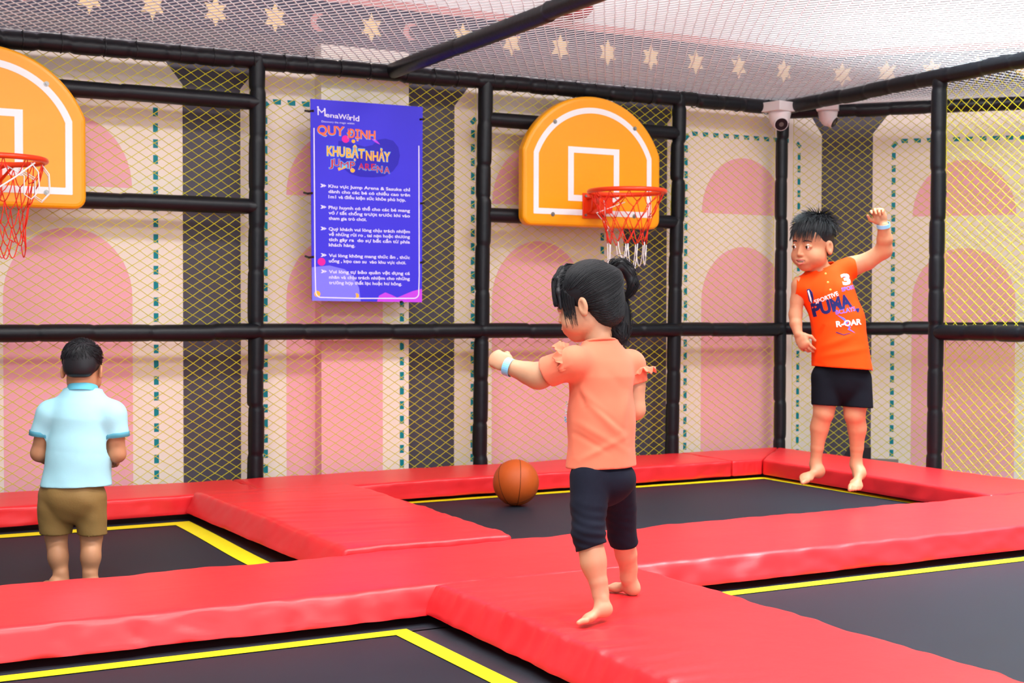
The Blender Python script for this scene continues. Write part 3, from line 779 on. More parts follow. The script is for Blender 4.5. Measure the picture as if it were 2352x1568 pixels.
# ================================================================== RED PADS
def pad(label, corners, thick, top=0.0, res=0.02, rad=0.011, puff=0.004, wr=0.0035, seed=0, edges=(1, 1, 1, 1), extra=None, flare=(0, 0, 0, 0)):
    """corners: A(x-,y-) B(x+,y-) C(x+,y+) D(x-,y+) in plan. rounded slab, wrinkled vinyl."""
    A, B, C, D = [np.array(c, float) for c in corners]
    L = max(np.linalg.norm(B - A), np.linalg.norm(C - D)); Wd = max(np.linalg.norm(D - A), np.linalg.norm(C - B))
    nx, ny, nz = max(4, int(L / res)), max(4, int(Wd / res)), 9
    verts = {}; V = []; F = []
    def vid(i, j, k):
        key = (i, j, k)
        if key not in verts: verts[key] = len(V); V.append((i / nx, j / ny, k / nz))
        return verts[key]
    for i in range(nx):
        for j in range(ny):
            F.append([vid(i, j, nz), vid(i + 1, j, nz), vid(i + 1, j + 1, nz), vid(i, j + 1, nz)])
    for k in range(nz):
        for i in range(nx):
            F.append([vid(i, 0, k), vid(i + 1, 0, k), vid(i + 1, 0, k + 1), vid(i, 0, k + 1)])
            F.append([vid(i + 1, ny, k), vid(i, ny, k), vid(i, ny, k + 1), vid(i + 1, ny, k + 1)])
        for j in range(ny):
            F.append([vid(0, j + 1, k), vid(0, j, k), vid(0, j, k + 1), vid(0, j + 1, k + 1)])
            F.append([vid(nx, j, k), vid(nx, j + 1, k), vid(nx, j + 1, k + 1), vid(nx, j, k + 1)])
    F.append([vid(0, 0, 0), vid(0, ny, 0), vid(nx, ny, 0), vid(nx, 0, 0)])
    T = np.array(V); x = T[:, 0] * L; y = T[:, 1] * Wd; z = T[:, 2] * thick
    P = np.stack([x, y, z], 1); lo = np.array([rad] * 3); hi = np.array([L - rad, Wd - rad, thick - rad])
    Q = np.clip(P, lo, hi); d = P - Q; ln = np.linalg.norm(d, axis=1, keepdims=True)
    nrm = np.where(ln > 1e-9, d / (ln + 1e-12), 0); P = Q + nrm * rad
    # puff of the top, soft waviness, creases along the long edges
    N1 = vnoise(np.stack([x, y, 0 * x], 1), 5.0, seed, 3)
    ed = np.minimum.reduce([x, L - x, y, Wd - y]); topf = T[:, 2]
    P[:, 2] += topf * (puff * np.sqrt(np.clip(np.minimum(y, Wd - y) / (Wd / 2), 0, 1)) + 0.0022 * N1)
    cr = vnoise(np.stack([x * 1.0, 0 * x, z * 1.2], 1), 19.0, seed + 3, 3); cr2 = vnoise(np.stack([x * 1.0 + y * .3, y, z], 1), 60.0, seed + 4, 2)
    sidey = np.exp(-np.minimum(y, Wd - y) / 0.035); sg = np.where(y < Wd / 2, -1, 1)
    rid = np.clip(cr * 1.8, -1.2, .5)
    P[:, 1] += sg * sidey * wr * (1.4 * rid + 0.5 * cr2) ; P[:, 2] += topf * sidey * wr * (0.8 * cr + 0.3 * cr2)
    cry = vnoise(np.stack([0 * x, y, z * 1.5], 1), 26.0, seed + 7, 3)
    sidex = np.exp(-np.minimum(x, L - x) / 0.045); sgx = np.where(x < L / 2, -1, 1)
    P[:, 0] += sgx * sidex * wr * 1.2 * cry; P[:, 2] += topf * sidex * wr * 0.8 * cry
    # map to the plan quad
    a = P[:, 0] / L; b_ = P[:, 1] / Wd
    # bottom edges flare outward
    lowf = 1 - P[:, 2] / thick
    a = a + lowf * (np.where(T[:, 0] > 0.5, 1, -1) * np.abs(T[:, 0] - .5) * 2) ** 9 * np.where(T[:, 0] > .5, flare[1], flare[3]) / L
    b_ = b_ + lowf * (np.where(T[:, 1] > 0.5, 1, -1) * np.abs(T[:, 1] - .5) * 2) ** 9 * np.where(T[:, 1] > .5, flare[2], flare[0]) / Wd
    G = (A[None] * ((1 - a) * (1 - b_))[:, None] + B[None] * (a * (1 - b_))[:, None] + C[None] * (a * b_)[:, None] + D[None] * ((1 - a) * b_)[:, None])
    out = np.stack([G[:, 0], G[:, 1], top - thick + P[:, 2]], 1)
    if extra is not None: out = extra(out, topf)
    og = ((A + B + C + D) / 4); o = mesh_obj('safety_pad', out, F, M['vinyl'], origin=(og[0], og[1], top - thick), smooth=True)
    return tag(o, label, 'pad', 'red vinyl pads')
MT = -0.108
PADB = 0.09
pad('red vinyl pad along the left of the back wall, behind the boy in light blue', [(-6.4, -0.63), (-3.62, -0.588), (-3.62, -0.055), (-6.4, -0.07)], PADB, seed=1, wr=0.004)
pad('red vinyl pad along the back wall behind the basketball', [(-3.615, -0.588), (-0.80, -0.56), (-0.80, -0.02), (-3.615, -0.055)], PADB, seed=2, wr=0.0045)
pad('short red vinyl corner pad below the corner post', [(-0.797, -0.563), (-0.592, -0.563), (-0.04, -0.03), (-0.797, -0.02)], PADB, top=0.001, seed=3, wr=0.002)
pad('red vinyl pad along the right side behind the boy in orange', [(-0.635, -2.336), (-0.035, -2.31), (-0.033, -0.032), (-0.585, -0.565)], PADB, top=0.0, seed=4, wr=0.0022)
def dent_none(o, t): return o
pad('long red vinyl pad crossing the whole floor from left to right', [(-6.4, -3.065), (-0.03, -3.085), (-0.03, -2.33), (-6.4, -2.465)], PADB, seed=5, wr=0.0052, puff=0.005, res=0.015, flare=(0.045, 0, 0, 0))
def across(o, t):
    n = vnoise(np.stack([o[:, 0] * .9, o[:, 1] * 5.0 + .6 * o[:, 0], 0 * t], 1), 9.0, 31, 3)
    o[:, 2] += t * 0.0045 * np.clip(n, -.1, .6); return o
foot = at(1352, 1434, 3.87)
def press(o, t):
    dx, dy = o[:, 0] - foot[0], o[:, 1] - foot[1]; r = np.hypot(dx, dy); th = np.arctan2(dy, dx)
    o[:, 2] += t * (-0.014 * np.exp(-(r / 0.07) ** 2) + 0.0026 * np.cos(7 * th + 1.0 + 3 * r) * np.exp(-(r / 0.35) ** 2) * (1 - np.exp(-(r / 0.06) ** 2)))
    e = np.clip((-3.60 - o[:, 0]) / 0.36, 0, 1)           # pulled creases towards the left edge
    w = np.sin(o[:, 1] * 62 + 9 * o[:, 0] + 1.2 * np.sin(o[:, 1] * 17)) + .6 * np.sin(o[:, 1] * 101 - 6 * o[:, 0])
    o[:, 2] += t * 0.0055 * e ** 1.5 * np.clip(w, -.3, 1.4); o[:, 0] -= t * 0.003 * e * w
    return o
pad('red vinyl pad running towards the viewer, under the girl', [(-3.945, -6.3), (-3.205, -6.3), (-3.165, -3.082), (-3.895, -3.078)], PADB, top=0.004, seed=6, wr=0.004, puff=0.006, res=0.015, extra=press, flare=(0, 0.0, 0, 0.045))
pad('red vinyl pad between the two back trampolines, overlapping the long pad', [(-3.93, -2.405), (-3.245, -2.392), (-3.205, -0.585), (-3.965, -0.60)], PADB + 0.004, top=0.016, seed=7, wr=0.003, puff=0.008, res=0.015, extra=across, flare=(0, 0, 0, 0.05))

# ================================================================== TRAMPOLINES
def trampoline(label, x0, x1, y0, y1, tx0, tx1, ty0, ty1, tw, sag=None):
    """bed x0..x1, y0..y1; tape rectangle outer edges tx0..,  width tw"""
    root = empty('trampoline', ((x0 + x1) / 2, (y0 + y1) / 2, MT - 0.25), label, 'trampoline', 'in-floor trampolines')
    def Z(x, y):
        z = MT
        if sag is not None: z = z - sag[2] * np.exp(-(((x - sag[0]) ** 2 + (y - sag[1]) ** 2) / sag[3] ** 2))
        return z
    def grid(name, xa, xb, ya, yb, dz, m_, n=0.05):
        nx, ny = max(2, int((xb - xa) / n)), max(2, int((yb - ya) / n)); V = []; F = []
        for j in range(ny + 1):
            for i in range(nx + 1):
                x, y = xa + (xb - xa) * i / nx, ya + (yb - ya) * j / ny; V.append((x, y, Z(x, y) + dz))
        for j in range(ny):
            for i in range(nx): a = j * (nx + 1) + i; F.append([a, a + 1, a + nx + 2, a + nx + 1])
        return V, F
    v, f = grid('bed', tx0 + 0.01, tx1 - 0.01, ty0 + 0.01, ty1 - 0.01, 0.0, None); mesh_obj('bed', v, f, M['mat'], root, smooth=True)
    c = MB()
    for (a, b, cc, d) in [(x0, x1, ty1 - 0.012, y1), (x0, x1, y0, ty0 + 0.012), (x0, tx0 + 0.012, ty0, ty1), (tx1 - 0.012, x1, ty0, ty1)]:
        v, f = grid('', a, b, cc, d, -0.006, None, 0.08); c.add(v, f)
    c.build('spring_cover', M['cover'], root)
    for (a, b, cc, d) in [(tx0, tx1, ty1 - tw, ty1), (tx0, tx1, ty0, ty0 + tw), (tx0, tx0 + tw, ty0 + tw, ty1 - tw), (tx1 - tw, tx1, ty0 + tw, ty1 - tw)]:
        v, f = grid('', a, b, cc, d, 0.0025, None, 0.05); mesh_obj('tape_line', v, f, M['tape'], root)
    fm_ = MB()
    for (c_, s_) in [(((x0 + x1) / 2, y0, MT - 0.08), (x1 - x0, 0.05, 0.1)), (((x0 + x1) / 2, y1, MT - 0.08), (x1 - x0, 0.05, 0.1)), ((x0, (y0 + y1) / 2, MT - 0.08), (0.05, y1 - y0, 0.1)), ((x1, (y0 + y1) / 2, MT - 0.08), (0.05, y1 - y0, 0.1))]: fm_.box(c_, s_)
    fm_.build('frame', M['tie'], root)
    return root
bl = at(175, 1345, 5.2)
trampoline('back left trampoline with the boy in light blue on it', -6.3, -3.62, -2.66, -0.32, -6.0, -4.012, -2.42, -0.685, 0.085, sag=(bl[0], bl[1], 0.055, 0.55))
trampoline('back right trampoline with the basketball on it', -3.56, -0.32, -2.66, -0.26, -3.18, -0.543, -2.42, -0.545, 0.068)
trampoline('front left trampoline at the bottom left of the picture', -6.6, -3.60, -6.4, -2.82, -6.4, -4.03, -6.2, -3.16, 0.061)
trampoline('front right trampoline at the bottom right of the picture', -3.50, 0.1, -6.4, -2.82, -3.12, -0.15, -6.2, -3.158, 0.061)

# ================================================================== BASKETBALL
rb = 0.1155
cb = at(1185, 1101, 7.03); cb[2] = MT + rb + 0.0005
BALL = empty('basketball', (cb[0], cb[1], MT), 'orange brown basketball lying on the back right trampoline', 'ball')
v, f = sphere_geo(cb, rb, 48, 28); mesh_obj('cover', v, f, M['ball'], BALL, smooth=True)
sm = MB(); e1 = np.array(CR); e3 = -np.array(CF); e2 = np.array(CU)
ax = 0.10 * e1 + 0.97 * e2 + 0.12 * e3; ax /= np.linalg.norm(ax)
px_, py_, _ = frame_of(ax)
def ring_pts(nrm, off=0.0, n=64):
    x, y, d = frame_of(nrm); r = math.sqrt(1 - off * off)
    return [cb + rb * (d * off + r * (math.cos(a) * x + math.sin(a) * y)) * 1.0004 for a in np.linspace(0, 2 * math.pi, n, endpoint=False)]
n1 = e1 * 0.97 + e3 * -0.10 + e2 * -0.07
n2 = e1 * 0.9 + e3 * 0.35 + e2 * 0.25
sm.tube(ring_pts(n1, 0.08), 0.0014, 5, closed=True)
sm.tube(ring_pts(n2 / np.linalg.norm(n2), -0.38), 0.0014, 5, closed=True)
n3 = e2 * 0.9 - e1 * 0.3 + e3 * 0.3
sm.tube(ring_pts(n3 / np.linalg.norm(n3), -0.62), 0.0014, 5, closed=True)
sm.build('seam', M['seam'], BALL)

from mathutils.bvhtree import BVHTree
# ================================================================== PEOPLE: signed-distance sculpting
MPP = 1.0 / FPX
class Body:
    """smooth union of round cones and ellipsoids, meshed as one continuous surface"""
    def __init__(s): s.ops = []
    def cone(s, a, b, ra, rb, k=0.012, flat=None, fr=1.0): s.ops.append(('c', np.asarray(a, float), np.asarray(b, float), ra, rb, k, flat, fr, 1))
    def chain(s, pts, rs, k=0.012, flat=None, fr=1.0):
        for i in range(len(pts) - 1): s.cone(pts[i], pts[i + 1], rs[i], rs[i + 1], k if i == 0 else min(k, .007), flat, fr)
    def ell(s, c, r, axes=None, k=0.012, sign=1):
        s.ops.append(('e', np.asarray(c, float), np.asarray(r, float), np.eye(3) if axes is None else np.asarray(axes, float), None, k, None, 1.0, sign))
    def cut(s, p, n, c=None, r=None):
        """remove everything on the +n side of the plane (inside the sphere c,r when given)"""
        n = np.asarray(n, float); s.ops.append(('p', np.asarray(p, float), n / np.linalg.norm(n), c, r, 0, None, 1.0, -1))
    def bounds(s):
        lo = np.full(3, 1e9); hi = -lo
        for o in s.ops:
            if o[0] == 'c':
                q = max(o[3], o[4]); lo = np.minimum(lo, np.minimum(o[1], o[2]) - q); hi = np.maximum(hi, np.maximum(o[1], o[2]) + q)
            elif o[0] == 'e' and o[8] > 0:
                q = max(o[2]); lo = np.minimum(lo, o[1] - q); hi = np.maximum(hi, o[1] + q)
        return lo, hi
    def field(s, h):
        lo, hi = s.bounds(); lo = lo - 4 * h; hi = hi + 4 * h
        n = np.ceil((hi - lo) / h).astype(int) + 1
        ax = [lo[i] + h * np.arange(n[i]) for i in range(3)]
        D = np.full(n, 0.5, dtype=np.float32)
        for o in s.ops:
            k = o[5]; mg = k + 3.5 * h
            if o[0] == 'c': q = max(o[3], o[4]); bl = np.minimum(o[1], o[2]) - q - mg; bh = np.maximum(o[1], o[2]) + q + mg
            elif o[0] == 'e': q = max(o[2]); bl = o[1] - q - mg; bh = o[1] + q + mg
            else:
                if o[3] is None: bl, bh = lo, hi
                else: bl = np.asarray(o[3]) - o[4]; bh = np.asarray(o[3]) + o[4]
            i0 = np.maximum(np.floor((bl - lo) / h).astype(int), 0); i1 = np.minimum(np.ceil((bh - lo) / h).astype(int) + 1, n)
            if np.any(i1 <= i0): continue
            sl = tuple(slice(a, b) for a, b in zip(i0, i1))
            X = (ax[0][sl[0]][:, None, None], ax[1][sl[1]][None, :, None], ax[2][sl[2]][None, None, :])
            B = D[sl]
            if o[0] == 'c':
                a, b = o[1], o[2]; P = [X[i] - a[i] for i in range(3)]; ba = b - a; sc = 1.0
                if o[6] is not None:
                    nn = np.asarray(o[6], float); nn = nn / np.linalg.norm(nn); pd = P[0] * nn[0] + P[1] * nn[1] + P[2] * nn[2]
                    g = (1 / o[7] - 1); P = [P[i] + g * pd * nn[i] for i in range(3)]; ba = ba + g * (ba @ nn) * nn; sc = o[7] ** 0.5
                t = np.clip((P[0] * ba[0] + P[1] * ba[1] + P[2] * ba[2]) / (ba @ ba + 1e-12), 0, 1)
                d = (np.sqrt((P[0] - t * ba[0]) ** 2 + (P[1] - t * ba[1]) ** 2 + (P[2] - t * ba[2]) ** 2) - (o[3] + t * (o[4] - o[3]))) * sc
            elif o[0] == 'e':
                P = [X[i] - o[1][i] for i in range(3)]; A = o[3]; r = o[2]
                q = [(P[0] * A[j][0] + P[1] * A[j][1] + P[2] * A[j][2]) for j in range(3)]
                k0 = np.sqrt(sum((q[j] / r[j]) ** 2 for j in range(3))); k1 = np.sqrt(sum((q[j] / r[j] ** 2) ** 2 for j in range(3))) + 1e-9
                d = k0 * (k0 - 1) / k1
            else:
                d = (X[0] - o[1][0]) * o[2][0] + (X[1] - o[1][1]) * o[2][1] + (X[2] - o[1][2]) * o[2][2]   # >0 is removed
                if o[3] is not None:
                    c = o[3]; sd = np.sqrt((X[0] - c[0]) ** 2 + (X[1] - c[1]) ** 2 + (X[2] - c[2]) ** 2) - o[4]
                    d = np.minimum(d, -sd)
                D[sl] = np.maximum(B, d.astype(np.float32)); continue
            d = d.astype(np.float32)
            if o[8] > 0:
                hh = np.maximum(k - np.abs(B - d), 0) / max(k, 1e-6); D[sl] = np.minimum(B, d) - hh * hh * k * 0.25
            else:
                d = -d; hh = np.maximum(k - np.abs(B - d), 0) / max(k, 1e-6); D[sl] = np.maximum(B, d) + hh * hh * k * 0.25
        return D, lo
    def mesh(s, h):
        D, lo = s.field(h)
        return surface_nets(D, lo, h)

def surface_nets(D, lo, h):
    S = D < 0
    c = np.zeros(tuple(x - 1 for x in D.shape), dtype=np.int8)
    for i in (0, 1):
        for j in (0, 1):
            for k in (0, 1):
                c += S[i:S.shape[0] - 1 + i, j:S.shape[1] - 1 + j, k:S.shape[2] - 1 + k]
    act = (c > 0) & (c < 8); idx = np.argwhere(act); N = len(idx)
    vid = np.full(act.shape, -1, dtype=np.int32); vid[act] = np.arange(N)
    acc = np.zeros((N, 3)); cnt = np.zeros(N)
    cor = [(0, 0, 0), (1, 0, 0), (0, 1, 0), (1, 1, 0), (0, 0, 1), (1, 0, 1), (0, 1, 1), (1, 1, 1)]
    vals = [D[idx[:, 0] + a, idx[:, 1] + b, idx[:, 2] + e] for a, b, e in cor]
    for p in range(8):
        for ax in range(3):
            if cor[p][ax]: continue
            qc = list(cor[p]); qc[ax] = 1; q = cor.index(tuple(qc)); a, b = vals[p], vals[q]
            m_ = (a < 0) != (b < 0); t = np.where(m_, a / np.where(m_, a - b, 1), 0)
            pt = np.array(cor[p])[None] + np.zeros((N, 3)); pt[:, ax] += t
            acc[m_] += pt[m_]; cnt[m_] += 1
    V = lo + h * (idx + acc / cnt[:, None])
    F = []
    for ax in range(3):
        o1, o2 = [(1, 2), (2, 0), (0, 1)][ax]
        A = [slice(None)] * 3; B = [slice(None)] * 3; A[ax] = slice(0, -1); B[ax] = slice(1, None)
        a, b = S[tuple(A)], S[tuple(B)]; cr = np.argwhere(a != b)
        ok = (cr[:, o1] > 0) & (cr[:, o2] > 0) & (cr[:, o1] < D.shape[o1] - 1) & (cr[:, o2] < D.shape[o2] - 1); cr = cr[ok]
        ins = a[cr[:, 0], cr[:, 1], cr[:, 2]]
        def g(d1, d2):
            e = cr.copy(); e[:, o1] -= d1; e[:, o2] -= d2; return vid[e[:, 0], e[:, 1], e[:, 2]]
        q = np.stack([g(1, 1), g(0, 1), g(0, 0), g(1, 0)], 1); q[~ins] = q[~ins][:, ::-1]; F.append(q)
    F = np.vstack(F); F = F[np.all(F >= 0, 1)]
    return V, F.astype(np.int32)

def relax(V, F, it=2, lam=0.5):
    for _ in range(it):
        acc = np.zeros_like(V); cnt = np.zeros(len(V))
        for k in range(4):
            a, b = F[:, k], F[:, (k + 1) % 4]
            np.add.at(acc, a, V[b]); np.add.at(acc, b, V[a]); np.add.at(cnt, a, 1); np.add.at(cnt, b, 1)
        V = V + lam * (acc / np.maximum(cnt, 1)[:, None] - V)
    return V
def vnormals(V, F):
    n = np.cross(V[F[:, 2]] - V[F[:, 0]], V[F[:, 3]] - V[F[:, 1]]); out = np.zeros_like(V)
    for k in range(4): np.add.at(out, F[:, k], n)
    return out / (np.linalg.norm(out, axis=1, keepdims=True) + 1e-12)
def open_hem(V, F, planes, h):
    """drop the flat caps left where a garment was cut, snap the rim to the cut"""
    nrm = np.cross(V[F[:, 2]] - V[F[:, 0]], V[F[:, 3]] - V[F[:, 1]]); nrm /= np.linalg.norm(nrm, axis=1, keepdims=True) + 1e-12
    ctr = V[F].mean(1); keep = np.ones(len(F), bool)
    for (p, n, c, r) in planes:
        n = np.asarray(n, float); n = n / np.linalg.norm(n)
        dd = (ctr - p) @ n; kill = (dd > -1.3 * h) & (nrm @ n > 0.6)
        if c is not None: kill &= np.linalg.norm(ctr - c, axis=1) < r
        keep &= ~kill
    F = F[keep]; used = np.unique(F); mp = np.full(len(V), -1); mp[used] = np.arange(len(used)); V = V[used].copy(); F = mp[F].astype(np.int32)
    E_ = np.vstack([np.stack([F[:, k], F[:, (k + 1) % 4]], 1) for k in range(4)]); Es = np.sort(E_, 1)
    key, cnt = np.unique(Es, axis=0, return_counts=True); bd = key[cnt == 1]; bv = np.unique(bd)
    own = np.full(len(V), -1)
    for i, (p, n, c, r) in enumerate(planes):
        n = np.asarray(n, float); n = n / np.linalg.norm(n); dd = (V[bv] - p) @ n; ok = np.abs(dd) < 4.5 * h
        if c is not None: ok &= np.linalg.norm(V[bv] - c, axis=1) < r * 1.1
        V[bv[ok]] -= dd[ok][:, None] * n; own[bv[ok]] = i
    for it in range(8):
        acc = np.zeros_like(V); ct = np.zeros(len(V))
        np.add.at(acc, bd[:, 0], V[bd[:, 1]]); np.add.at(acc, bd[:, 1], V[bd[:, 0]]); np.add.at(ct, bd[:, 0], 1); np.add.at(ct, bd[:, 1], 1)
        s_ = bv[ct[bv] == 2]; V[s_] += .5 * (acc[s_] / ct[s_][:, None] - V[s_])
    return V, F
def garment(name, body, h, material, parent, planes=(), folds=None, thick=0.003, it=2):
    V, F = body.mesh(h); V = relax(V, F, it)
    if len(planes): V, F = open_hem(V, F, planes, h)
    if folds is not None: V = V + folds(V, vnormals(V, F))
    o = mesh_obj(name, V, F, material, parent, smooth=True)
    if thick:
        md = o.modifiers.new('cloth', 'SOLIDIFY'); md.thickness = thick; md.offset = -1
    return o, V, F

def basis(fwd, up):
    f = np.asarray(fwd, float); f /= np.linalg.norm(f); r = np.cross(f, up); r /= np.linalg.norm(r); u = np.cross(r, f)
    return r, f, u                       # person's right, forward, up
def rot_about(v, ax, a):
    ax = np.asarray(ax, float) / np.linalg.norm(ax); v = np.asarray(v, float)
    return v * math.cos(a) + np.cross(ax, v) * math.sin(a) + ax * (ax @ v) * (1 - math.cos(a))

def head(B, c, r, f, u, s, smile=False):
    W_ = lambda x, y, z: np.asarray(c) + s * (x * r + y * f + z * u)
    A = np.array([r, f, u]); E = lambda p, rad, k=0.012, sg=1, ax=A: B.ell(W_(*p), np.array(rad) * s, ax, k * s, sg)
    E((0, -.010, .035), (.073, .088, .077))
    E((0, .030, -.030), (.060, .055, .066), .03)
    E((0, .040, .030), (.056, .040, .046), .02)
    E((0, .052, -.080), (.024, .022, .020), .03)
    for q in (-1, 1):
        E((q * .036, .048, -.044), (.028, .026, .030), .02)
        E((q * .044, .012, -.050), (.018, .034, .030), .025)
    E((0, .078, -.060), (.026, .010, .016), .014)                       # muzzle
    B.cone(W_(0, .080, .004), W_(0, .092, -.032), .0058 * s, .0085 * s, .010 * s)
    for q in (-1, 1): E((q * .0085, .086, -.035), (.0062, .0065, .0055), .005)
    for q in (-1, 1): E((q * .004, .092, -.0405), (.0022, .003, .002), .002, -1)
    if smile: E((0, .086, -.0605), (.0215, .013, .0072), .003, -1)
    E((0, .086, -.0535), (.017, .0065, .0036), .004); E((0, .0845, -.0685 if smile else -.063), (.014, .0065, .0042), .004)
    for q in (-1, 1):
        E((q * .031, .092, -.002), (.0165, .010, .0085), .008, -1)       # socket
        E((q * .031, .074, -.0025), (.0165, .0115, .0095), .004)         # lids
        E((q * .031, .086, -.003), (.0125, .010, .0037), .0015, -1)      # opening
        ra = rot_about(r, u, q * 0.35); fa = np.cross(u, ra)
        ax = np.array([ra, fa, u])
        E((q * .076, -.010, -.010), (.0075, .017, .027), .006, 1, ax)
        E((q * .0775, -.012, -.032), (.006, .008, .008), .006, 1, ax)
        E((q * .0835, -.005, -.008), (.0068, .0095, .0165), .003, -1, ax)
    return W_, A
def head_parts(root, W_, A, s, gaze, brow=True, smile=False, eyes=(-1, 1)):
    r, f, u = A
    for q in eyes:
        ec = W_(q * .031, .0715, -.003); V, F = sphere_geo(ec, .0128 * s, 22, 16)
        ctr = np.array([V[p].mean(0) for p in F]); gz = np.asarray(gaze) / np.linalg.norm(gaze)
        fm = [1 if ((p - ec) / np.linalg.norm(p - ec)) @ gz > 0.80 else 0 for p in ctr]
        mesh_obj('eye', V, F, [M['eyewhite'], M['iris']], root, fm, smooth=True)
        if brow:
            b = MB(); b.tube([W_(q * x, y, z) for x, y, z in ((.014, .0840, .0190), (.024, .0835, .0225), (.036, .0775, .0215), (.046, .069, .0160))], np.array([.0016, .0026, .0023, .0010]) * s, 6)
            b.build('eyebrow', M['hair'], root, smooth=True)
    if smile:
        v, f_ = sphere_geo(W_(0, .0775, -.0590), np.array([.0185, .0085, .0042]) * s, 16, 10, A); mesh_obj('teeth', v, f_, M['teeth'], root, smooth=True)
        b = MB(); b.tube([W_(x, y, z) for x, y, z in ((-.0245, .0735, -.0510), (-.013, .0870, -.0675), (0, .0905, -.0725), (.013, .0870, -.0675), (.0245, .0735, -.0510))], np.array([.001, .0026, .003, .0026, .001]) * s, 8)
        b.build('lower_lip', M['lip'], root, smooth=True)
        b = MB(); b.tube([W_(x, y, z) for x, y, z in ((-.0245, .0735, -.0505), (-.012, .0890, -.0535), (0, .0925, -.0540), (.012, .0890, -.0535), (.0245, .0735, -.0505))], np.array([.001, .0022, .0024, .0022, .001]) * s, 8)
        b.build('upper_lip', M['lip'], root, smooth=True)

def hand(B, w, d, n, t, s, curl, thumb=0.5, spread=0.10, k=0.004):
    """wrist w, finger direction d, palm-facing n, thumb side t, curl = per finger (3 joint angles)"""
    w = np.asarray(w, float); d = np.asarray(d, float) / np.linalg.norm(d); n = np.asarray(n, float); n = n - d * (n @ d); n /= np.linalg.norm(n)
    tt = np.cross(d, n); tt *= np.sign(tt @ np.asarray(t)) or 1
    A = np.array([tt, d, n])
    B.ell(w + d * .036 * s, np.array([.030, .040, .0145]) * s, A, .010 * s)
    B.ell(w + d * .030 * s + tt * .018 * s + n * .006 * s, np.array([.014, .024, .013]) * s, A, .008 * s)
    B.ell(w + d * .058 * s, np.array([.029, .014, .0125]) * s, A, .008 * s)
    L = [.050, .056, .052, .040]; off = [.022, .0075, -.0075, -.0215]; rr = [.0068, .0070, .0067, .0058]
    for i in range(4):
        base = w + d * (.062 - .004 * abs(i - 1.2)) * s + tt * off[i] * s
        dd = rot_about(d, n, 0); sp = spread * (1.2 - i) ; dd = d * math.cos(sp) + tt * math.sin(sp) * 1.0
        pts = [base]; a = 0; cur = curl[i]
        ax = np.cross(dd, n)
        for q, fr in enumerate((.46, .31, .25)):
            a += cur[q]; v = dd * math.cos(a) + n * math.sin(a); pts.append(pts[-1] + v * L[i] * fr * s)
        B.chain(pts, [rr[i] * s, rr[i] * .95 * s, rr[i] * .88 * s, rr[i] * .74 * s], k * s)
    b0 = w + d * .020 * s + tt * .024 * s + n * .004 * s
    v1 = d * .62 + tt * (.70 - thumb * .35) + n * (.25 + thumb * .35); v1 /= np.linalg.norm(v1)
    v2 = d * .75 + tt * (.35 - thumb * .75) + n * (.2 + thumb * .6); v2 /= np.linalg.norm(v2)
    B.chain([b0, b0 + v1 * .030 * s, b0 + v1 * .030 * s + v2 * .026 * s], [.0095 * s, .0078 * s, .0062 * s], k * s * 1.5)

def foot_(B, ankle, heel, toe, up, med, s, toe_up=0.0):
    """heel and toe points on the sole line; med = side of the big toe"""
    heel, toe = np.asarray(heel, float), np.asarray(toe, float); d = toe - heel; L = np.linalg.norm(d); d /= L
    u = np.asarray(up, float); u = u - d * (u @ d); u /= np.linalg.norm(u)
    t = np.cross(d, u); t *= np.sign(t @ np.asarray(med)) or 1; A = np.array([t, d, u])
    B.ell(heel + d * .16 * L + u * .125 * L, [.125 * L, .155 * L, .13 * L], A, .02 * s)
    B.cone(heel + d * .20 * L + u * .16 * L, heel + d * .62 * L + u * .105 * L - t * .0 * L, .115 * L, .09 * L, .02 * s)
    B.ell(heel + d * .66 * L + u * .085 * L, [.165 * L, .16 * L, .082 * L], A, .016 * s)
    B.cone(ankle, heel + d * .22 * L + u * .20 * L, .125 * L, .135 * L, .025 * s)
    for q, sl in ((1, .03), (-1, -.02)): B.ell(np.asarray(ankle) * .55 + (heel + d * .22 * L + u * .2 * L) * .45 + t * q * .115 * L, np.array([.045, .05, .055]) * L, A, .012 * s)
    offs = [.115, .045, -.015, -.07, -.118]; Ln = [.20, .185, .165, .14, .115]; rr = [.058, .042, .040, .038, .036]
    for i in range(5):
        b = heel + d * (.79 - .035 * i * (i > 0)) * L + t * offs[i] * L + u * .062 * L
        e = b + d * Ln[i] * L * .95 + u * (toe_up - .018) * L
        m_ = (b + e) / 2 + u * .014 * L
        B.chain([b, m_, e], [rr[i] * L * 1.05, rr[i] * L * .95, rr[i] * L * .88], .006 * s)

def strands(name, curves, material, parent, r0=0.0011, r1=0.0004, sides=3):
    """many fine tapered tubes in one hair mesh; curves: list of (n,3)"""
    VV = []; FF = []; n0 = 0
    for P in curves:
        P = np.asarray(P, float); N = len(P)
        T = np.gradient(P, axis=0); T /= np.linalg.norm(T, axis=1, keepdims=True) + 1e-12
        x = np.cross(T, [0.3, 0.2, 0.9]); x /= np.linalg.norm(x, axis=1, keepdims=True) + 1e-12; y = np.cross(T, x)
        r = np.linspace(r0, r1, N)[:, None]
        ring = [P + r * (math.cos(a) * x + math.sin(a) * y) for a in np.arange(sides) * 2 * math.pi / sides]
        VV.append(np.stack(ring, 1).reshape(-1, 3))
        i = np.arange(N - 1)[:, None] * sides; k = np.arange(sides)[None]
        FF.append((np.stack([i + k, i + (k + 1) % sides, i + sides + (k + 1) % sides, i + sides + k], -1).reshape(-1, 4)) + n0); n0 += N * sides
    return mesh_obj(name, np.vstack(VV), np.vstack(FF).astype(np.int32), material, parent, smooth=True)

